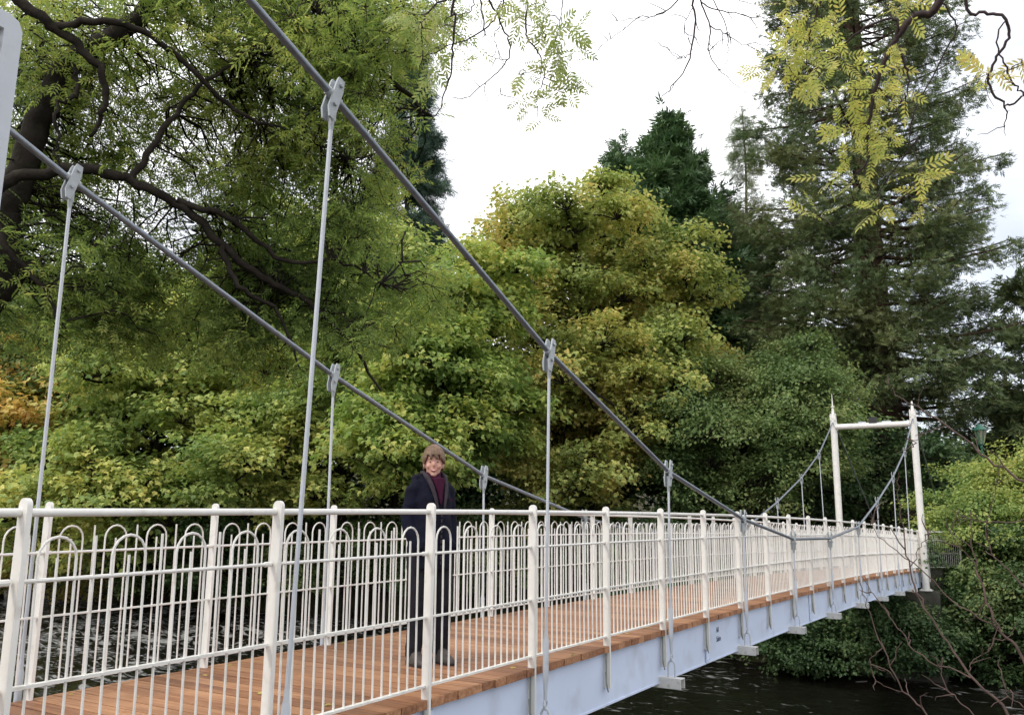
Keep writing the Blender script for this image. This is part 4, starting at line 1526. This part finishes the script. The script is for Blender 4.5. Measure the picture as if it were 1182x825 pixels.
# ---------------------------------------------------------------- overhanging tree at upper left
def overhang():
    rng = np.random.default_rng(5)
    base = np.array([-11.5, 1.2, -.7])
    root = thing('overhanging_tree', 'old dark limbed tree leaning in from the left over the river with fine backlit leaves', 'tree', tuple(base))
    A = lambda x, y, d: at(x, y, d)
    limbs = [
        ([base, A(-60, 380, 13.5), A(10, 240, 13.5), A(45, 140, 13.5), A(80, 75, 13.5), A(160, 20, 13.5), A(240, -60, 13.3)], [.46, .25, .19, .165, .15, .12, .09]),
        ([A(-70, 300, 13.3), A(-20, 228, 12.8), A(30, 205, 12.6), A(95, 194, 12.5), A(150, 210, 12.4), A(205, 235, 12.4), A(255, 282, 12.4), A(300, 318, 12.5), A(345, 343, 12.6), A(400, 390, 12.8), A(440, 450, 13)],
         [.105, .085, .072, .068, .064, .06, .056, .05, .042, .03, .016]),
        ([A(20, 0, 13), A(60, 30, 12.8), A(100, 62, 12.6), A(123, 95, 12.5), A(118, 130, 12.4), A(105, 160, 12.4)], [.075, .062, .055, .045, .034, .02]),
        ([A(60, 30, 12.8), A(130, 25, 12.5), A(200, 60, 12.4), A(260, 120, 12.4), A(320, 150, 12.4), A(400, 180, 12.5)], [.05, .045, .038, .03, .022, .012]),
        ([A(85, 75, 13), A(90, 105, 12.8), A(70, 120, 12.6), A(66, 165, 12.5), A(70, 200, 12.4)], [.04, .03, .025, .02, .012]),
        ([A(240, -60, 13.3), A(330, -20, 13), A(400, 40, 12.8), A(460, 100, 12.8), A(500, 140, 12.8)], [.09, .075, .055, .035, .016]),
        ([A(205, 235, 12.4), A(260, 250, 12.3), A(330, 300, 12.3), A(390, 300, 12.3), A(450, 330, 12.4)], [.05, .04, .03, .02, .01]),
        ([A(255, 282, 12.4), A(275, 330, 12.2), A(320, 360, 12.2), A(345, 420, 12.2)], [.045, .035, .025, .012]),
        ([A(-20, 228, 12.8), A(20, 300, 12.5), A(60, 350, 12.4), A(60, 430, 12.4)], [.05, .04, .025, .012]),
        ([A(150, 210, 12.4), A(190, 150, 12.6), A(230, 100, 12.8), A(290, 60, 13)], [.05, .04, .03, .015]),
    ]
    mb, node = MB(), []
    mbt = MB()
    for k, (p, r) in enumerate(limbs):
        P, Rr = smooth_path(p, r, 6)
        P = P + rng.normal(size=P.shape) * .02
        (mbt if k == 0 else mb).tube([q - base for q in P], list(Rr), 10 if k < 2 else 7)
        node.append(P[2:])
    mbt.build('trunk', M['bark'], root)
    node = np.concatenate(node)
    # spray points, by picture zone: (px, py, rx, ry, distance, count)
    zones = [(60, 310, 110, 80, 14.0, 70), (210, 330, 120, 80, 14.2, 70), (330, 250, 95, 110, 14.2, 84), (320, 90, 110, 90, 14.5, 72),
             (170, 110, 140, 90, 15.0, 52), (400, 50, 75, 70, 13.6, 75), (400, 170, 60, 90, 14.0, 42), (40, 70, 70, 70, 15.2, 40), (430, 320, 80, 70, 14, 28),
             (60, 190, 90, 60, 15.5, 45), (340, 370, 90, 50, 13.8, 35), (250, 5, 160, 25, 14, 45), (470, 20, 40, 50, 13.4, 18), (200, 190, 140, 60, 15.2, 26)]
    S = []
    for (px, py, rx, ry, d, c) in zones:
        for _ in range(c):
            a, q = rng.uniform(0, 2 * np.pi), math.sqrt(rng.random())
            S.append(at(px + rx * q * math.cos(a), py + ry * q * math.sin(a), d + rng.normal() * .9))
    S = np.array(S)
    D = np.linalg.norm(node[None] - S[:, None], axis=2) + np.maximum(S[:, None, 2] - node[None, :, 2], 0) * .6
    N0 = node[D.argmin(1)]
    segs = [twig_batch(N0 - base, S - base, .016, .007, .10, rng, 6, 4, .09)]
    # secondary twigs hang from the sprays
    K = 6
    d2 = rng.normal(size=(len(S), K, 3)) * np.array([.42, .42, .22]) - np.array([0, 0, .20])
    E = S[:, None] + d2
    S2 = np.repeat(S, K, 0)
    E = E.reshape(-1, 3)
    segs.append(twig_batch(S2 - base, E - base, .006, .003, .12, rng, 3, 3, .1))
    off0 = len(mb.v)
    V, F = join(segs)
    q4 = np.array([f for f in mb.f if len(f) == 4])
    link('branches', raw_mesh('branches', np.concatenate([np.array(mb.v), V]), [q4] + [f + off0 for f in F]), M['bark'], root)
    L = 5
    t = rng.uniform(.15, 1.05, size=(len(E), L, 1))
    P = (S2[:, None] + (E - S2)[:, None] * t + rng.normal(size=(len(E), L, 3)) * .05).reshape(-1, 3)
    dirs = np.repeat(norm(E - S2), L, 0)
    tip = dirs * .5 + rng.normal(size=P.shape) * .75 - np.array([0, 0, .35])
    n = np.array([0, 0, .7]) + rng.normal(size=P.shape) * .6
    V, F = scatter(P - base, n, tip, rng.uniform(.17, .32, len(P)), PINN)
    link('crown', raw_mesh('crown', V, [F], False), M['l_ash'], root)


overhang()


# ---------------------------------------------------------------- near branches
def near_tree(name, label, base, trunk, paths, leaves, leaf_m, bark, leaf=.30, per=7, seed=1, spread=.16, side=4, side_len=.22, cat='tree', tmpl=None):
    """paths: list of ([(px,py)...], dist, r0, r1)"""
    rng = np.random.default_rng(seed)
    base = np.asarray(base, float)
    root = thing(name, label, cat, tuple(base))
    mb, mt = MB(), MB()
    node = []
    tp, tr = trunk
    P, Rr = smooth_path([base] + tp, tr, 6)
    mt.tube([q - base for q in P], list(Rr), 12)
    mt.build('trunk', bark, root)
    a_, b_ = [], []
    for (pp, dist, r0, r1) in paths:
        pts = [p if len(p) == 3 and not isinstance(p, tuple) else at(p[0], p[1], dist + (p[2] if len(p) > 2 else 0)) for p in pp]
        P, Rr = smooth_path(pts, list(np.linspace(r0, r1, len(pts))), 5)
        P = P + rng.normal(size=P.shape) * .004
        mb.tube([q - base for q in P], list(Rr), 6)
        node.append(P)
        for k in range(side):
            i = int(rng.integers(len(P) // 3, len(P)))
            d = norm(P[i] - P[i - 1]) * .6 + rng.normal(size=3) * .6
            a_.append(P[i])
            b_.append(P[i] + norm(d) * side_len * rng.uniform(.3, 1.1))
    node = np.concatenate(node)
    segs = []
    if a_:
        segs.append(twig_batch(np.array(a_) - base, np.array(b_) - base, .0035, .0012, .05, rng, 4, 4, .10))
    if leaves:
        S = np.array([at(px + rng.normal() * 4, py + rng.normal() * 4, d + rng.normal() * .10) for (px, py, d) in leaves])
        D = np.linalg.norm(node[None] - S[:, None], axis=2)
        N0 = node[D.argmin(1)]
        segs.append(twig_batch(N0 - base, S - base, .004, .002, .06, rng, 4, 4, .07))
        n_ = len(S)
        dirs = norm(S - N0)
        P = (S[:, None] + rng.normal(size=(n_, per, 3)) * .02).reshape(-1, 3)
        tip = np.repeat(dirs, per, 0) * .3 + rng.normal(size=P.shape) * .75 - np.array([0, 0, .45])
        nn = np.array([0, 0, .6]) + rng.normal(size=P.shape) * .6
        V, F = scatter(P - base, nn, tip, leaf * rng.uniform(.65, 1.15, len(P)), tmpl or PINN_D)
        link('leaves', raw_mesh('leaves', V, [F], False), leaf_m, root)
    V, F = join(segs) if segs else (np.zeros((0, 3)), [])
    off0 = len(mb.v)
    q4 = np.array([f for f in mb.f if len(f) == 4])
    link('branches', raw_mesh('branches', np.concatenate([np.array(mb.v), V]), [q4] + [f + off0 for f in F]), bark, root)
    return root


# ash on the near bank behind the viewer, its boughs hang into the top of the picture
tb = np.array([7.2, -2.6, -.6])
T1 = np.array([6.6, -1.6, 3.2])
T2 = np.array([5.2, .6, 5.4])
D1 = 6.0
yl_leaf = [(880, 85), (893, 78), (905, 75), (925, 85), (915, 95), (945, 60), (920, 30), (935, 10), (950, 30), (928, 50), (940, 85), (960, 70), (965, 20), (985, 75), (1000, 100), (1030, 60), (1020, 90), (1035, 112),
           (1000, 130), (985, 150), (1010, 150), (1030, 150), (970, 150), (960, 190), (975, 188), (990, 195), (1005, 185), (1065, 195), (1060, 230), (940, 250), (1005, 243), (1018, 240), (1042, 8), (1055, 5), (1025, 5), (910, 5),
           (930, 25), (995, 160), (1020, 170), (950, 95), (975, 100), (1015, 125), (1030, 80), (1070, 190), (945, 5), (960, 45), (918, 62), (935, 70)]
near_tree('ash_tree', 'ash leaning over the viewer with yellow pinnate leaves hanging in at upper right', tb,
          ([T1, T2], [.22, .17, .10]),
          [([T2, at(1120, -160, D1), at(1085, 0, D1), (1056, 18), (1038, 40), (1027, 58), (1016, 84), (1007, 120), (1002, 156), (1002, 185), (980, 211)], D1, .030, .004),
           ([(1034, 42), (1034, 22), (998, 33), (969, 55), (947, 76), (920, 90)], D1, .010, .003),
           ([(1085, 0), (1000, -40), (955, -10), (935, 40), (930, 85)], D1, .014, .003),
           ([(1038, 52), (1044, 75), (1049, 92), (1045, 120)], D1, .010, .003),
           ([(1012, 100), (1030, 118), (1040, 140)], D1, .006, .002),
           ([(1085, 0), (1098, 18), (1102, 40), (1060, 120), (1050, 160), (1060, 200), (1030, 240)], D1, .006, .002),
           ([(1060, 160), (1040, 185), (1020, 215), (1000, 240), (960, 260)], D1, .005, .002),
           ([at(1120, -160, D1), at(1114, 0, D1), (1136, 15), (1158, 20), (1165, 40), (1151, 65), (1140, 91), (1151, 113), (1165, 122), (1180, 109), (1171, 98), (1158, 73), (1151, 44), (1161, 24)], D1, .010, .004),
           ([(1160, 121), (1162, 135), (1158, 146)], D1, .005, .003),
           ([(1140, 91), (1160, 82), (1182, 70)], D1, .004, .002)],
          [(x, y, D1) for x, y in yl_leaf] + [(1150, 85, D1), (1176, 74, D1), (1136, 95, D1)], M['l_yellow'], M['twig'], leaf=.17, per=5, seed=41, side=2)

T3 = np.array([3.6, 2.0, 5.6])
pl_leaf = [(600, 5), (612, 12), (622, 5), (632, 12), (640, 25), (610, 25), (630, 30), (655, 38), (662, 30), (640, 60), (650, 62), (660, 60), (668, 70), (645, 75), (655, 80), (632, 88), (615, 85), (605, 82), (660, 95), (650, 92), (600, 118), (612, 125),
           (640, 118), (620, 132), (490, 20), (500, 35), (488, 50), (512, 25), (505, 55), (500, 10), (480, 30), (497, 75), (508, 88), (470, 15), (475, 50), (585, 3), (595, 20), (625, 48), (640, 45)]
near_tree('hanging_ash_tree', 'ash boughs with pale green leaves and loops of dark twig hanging over mid sky', np.array([1.6, -3.4, -.6]),
          ([np.array([1.9, -2.0, 3.0]), np.array([2.0, .4, 5.2])], [.18, .14, .07]),
          [([np.array([2.0, .4, 5.2]), at(560, -220, D1), at(523, 0, D1), (525.6, 17), (522.8, 56), (521, 84), (514, 104), (508, 127), (495, 140)], D1, 0.0112, 0.0030),
           ([(523, -6), (497, 11), (486.5, 32), (488, 61), (482, 87)], D1, 0.0070, 0.0030),
           ([at(560, -220, D1), at(560, -40, D1), (565.6, 0), (575, 16), (578.6, 30), (588, 50), (586, 69), (573, 84), (541, 111), (523, 113.5)], D1, 0.0084, 0.0023),
           ([(590, -30), (582, 0), (575, 16), (560, 33.5), (536, 48), (525, 50), (498, 63), (480, 67)], D1, 0.0063, 0.0030),
           ([(577, 31.6), (570, 43), (577, 63), (581, 74), (601, 86.5)], D1, 0.0035, 0.0015),
           ([(576, 84), (578, 115)], D1, 0.0017, 0.0011),
           ([(586, 69), (570, 67), (557, 58)], D1, 0.0028, 0.0015),
           ([at(560, -220, D1), at(605, -60, D1), (608, 0), (606.5, 31.6), (612, 48), (621, 61), (629, 80), (627, 93), (619.6, 111.7), (620.5, 125)], D1, 0.0084, 0.0023),
           ([(649, -30), (649, 0), (647.5, 18.6), (642, 46.5), (645, 70)], D1, 0.0042, 0.0015),
           ([(612, 48), (625, 42), (632, 58)], D1, 0.0028, 0.0015),
           ([(545, -20), (547, 5), (540, 15), (528, 18)], D1, 0.0049, 0.0023),
           ([(552, -10), (558, 25), (560, 42)], D1, 0.0056, 0.0045)],
          [(x, y, D1) for x, y in pl_leaf], M['l_pale'], M['twig'], leaf=.17, per=4, seed=42, side=2, side_len=.15)
near_tree('bare_tree', 'leafless branching twigs hanging from the top into the white sky', np.array([5.2, -3.8, -.6]),
          ([np.array([4.6, -2.0, 3.2]), np.array([4.0, .6, 5.6])], [.16, .12, .06]),
          [([np.array([4.0, .6, 5.6]), at(810, -200, D1), at(800, -20, D1), (802, 24), (796, 68), (780, 96), (762, 116)], D1, 0.0098, 0.0023),
           ([(806, -40), (784, 0), (760, 18), (736, 20), (708, 26)], D1, 0.0063, 0.0015),
           ([(738, 20), (720, 34), (696, 52)], D1, 0.0028, 0.0015),
           ([(804, -20), (808, 0), (820, 32), (818, 60), (834, 84), (866, 112)], D1, 0.0063, 0.0015),
           ([(812, -20), (836, 24), (840, 52), (838, 74), (826, 82)], D1, 0.0042, 0.0015),
           ([(806, -10), (816, 8), (848, 16), (876, 20), (900, 22)], D1, 0.0056, 0.0015),
           ([(818, 30), (832, 36), (852, 48), (878, 60)], D1, 0.0042, 0.0015),
           ([(830, -20), (850, -2), (875, 8)], D1, 0.0042, 0.0015),
           ([(800, 10), (790, 30), (795, 45)], D1, 0.0028, 0.0015),
           ([(798, 62), (785, 68), (772, 60)], D1, 0.0028, 0.0015)],
          [], None, M['twigred'], seed=43, side=4, side_len=.16)
D2 = 4.6
near_tree('leafless_sapling', 'bare brown sapling reaching up across the river at lower right', np.array([5.2, 2.2, -1.6]),
          ([at(1170, 990, D2), at(1165, 900, D2)], [.03, .018, .014]),
          [([at(1165, 900, D2), (1163.6, 825), (1119, 778), (1088, 733), (1063.5, 692), (1050, 654), (1043, 619), (1038, 574), (1036, 545)], D2, 0.0074, 0.0017),
           ([at(1165, 900, D2), (1110, 865), (1070, 825), (1043, 795), (1019, 747), (1001, 699), (991, 668)], D2, 0.0056, 0.0014),
           ([at(1210, 860, D2), (1182, 761), (1157, 730), (1139.5, 695), (1129, 661), (1122, 626), (1120, 590)], D2, 0.0081, 0.0021),
           ([(1120, 780), (1063, 757), (1036, 723), (1012, 692), (994, 664)], D2, 0.0037, 0.0014),
           ([(1210, 700), (1182, 676), (1153, 647), (1143, 633), (1139, 609), (1150, 560), (1156, 530)], D2, 0.0043, 0.0014),
           ([(1157, 728), (1098, 692), (1063, 657), (1019, 623), (1005, 599)], D2, 0.0043, 0.0014),
           ([at(1215, 590, D2), (1182, 557), (1139, 529), (1092, 491), (1041, 459), (1022, 440)], D2, 0.0068, 0.0021),
           ([(1092, 491), (1060, 505), (1045, 512)], D2, 0.0025, 0.0014),
           ([(1050, 654), (1062, 630), (1072, 618)], D2, 0.0025, 0.0014),
           ([(1019, 747), (1006, 762), (1012, 785), (1040, 798)], D2, 0.0031, 0.0014),
           ([(1119, 778), (1121, 765), (1140, 750), (1147, 735)], D2, 0.0025, 0.0014),
           ([(1127, 650), (1100, 620), (1090, 590)], D2, 0.0025, 0.0010),
           ([(1182, 600), (1130, 602), (1098, 588)], D2, 0.0031, 0.0014),
           ([at(1150, 850, D2), (1110, 810), (1090, 790), (1086, 760)], D2, 0.0031, 0.0014),
           ([(1182, 815), (1162, 800), (1160, 785)], D2, 0.0025, 0.0014)],
          [], None, M['twigred'], seed=44, side=4, side_len=.14)
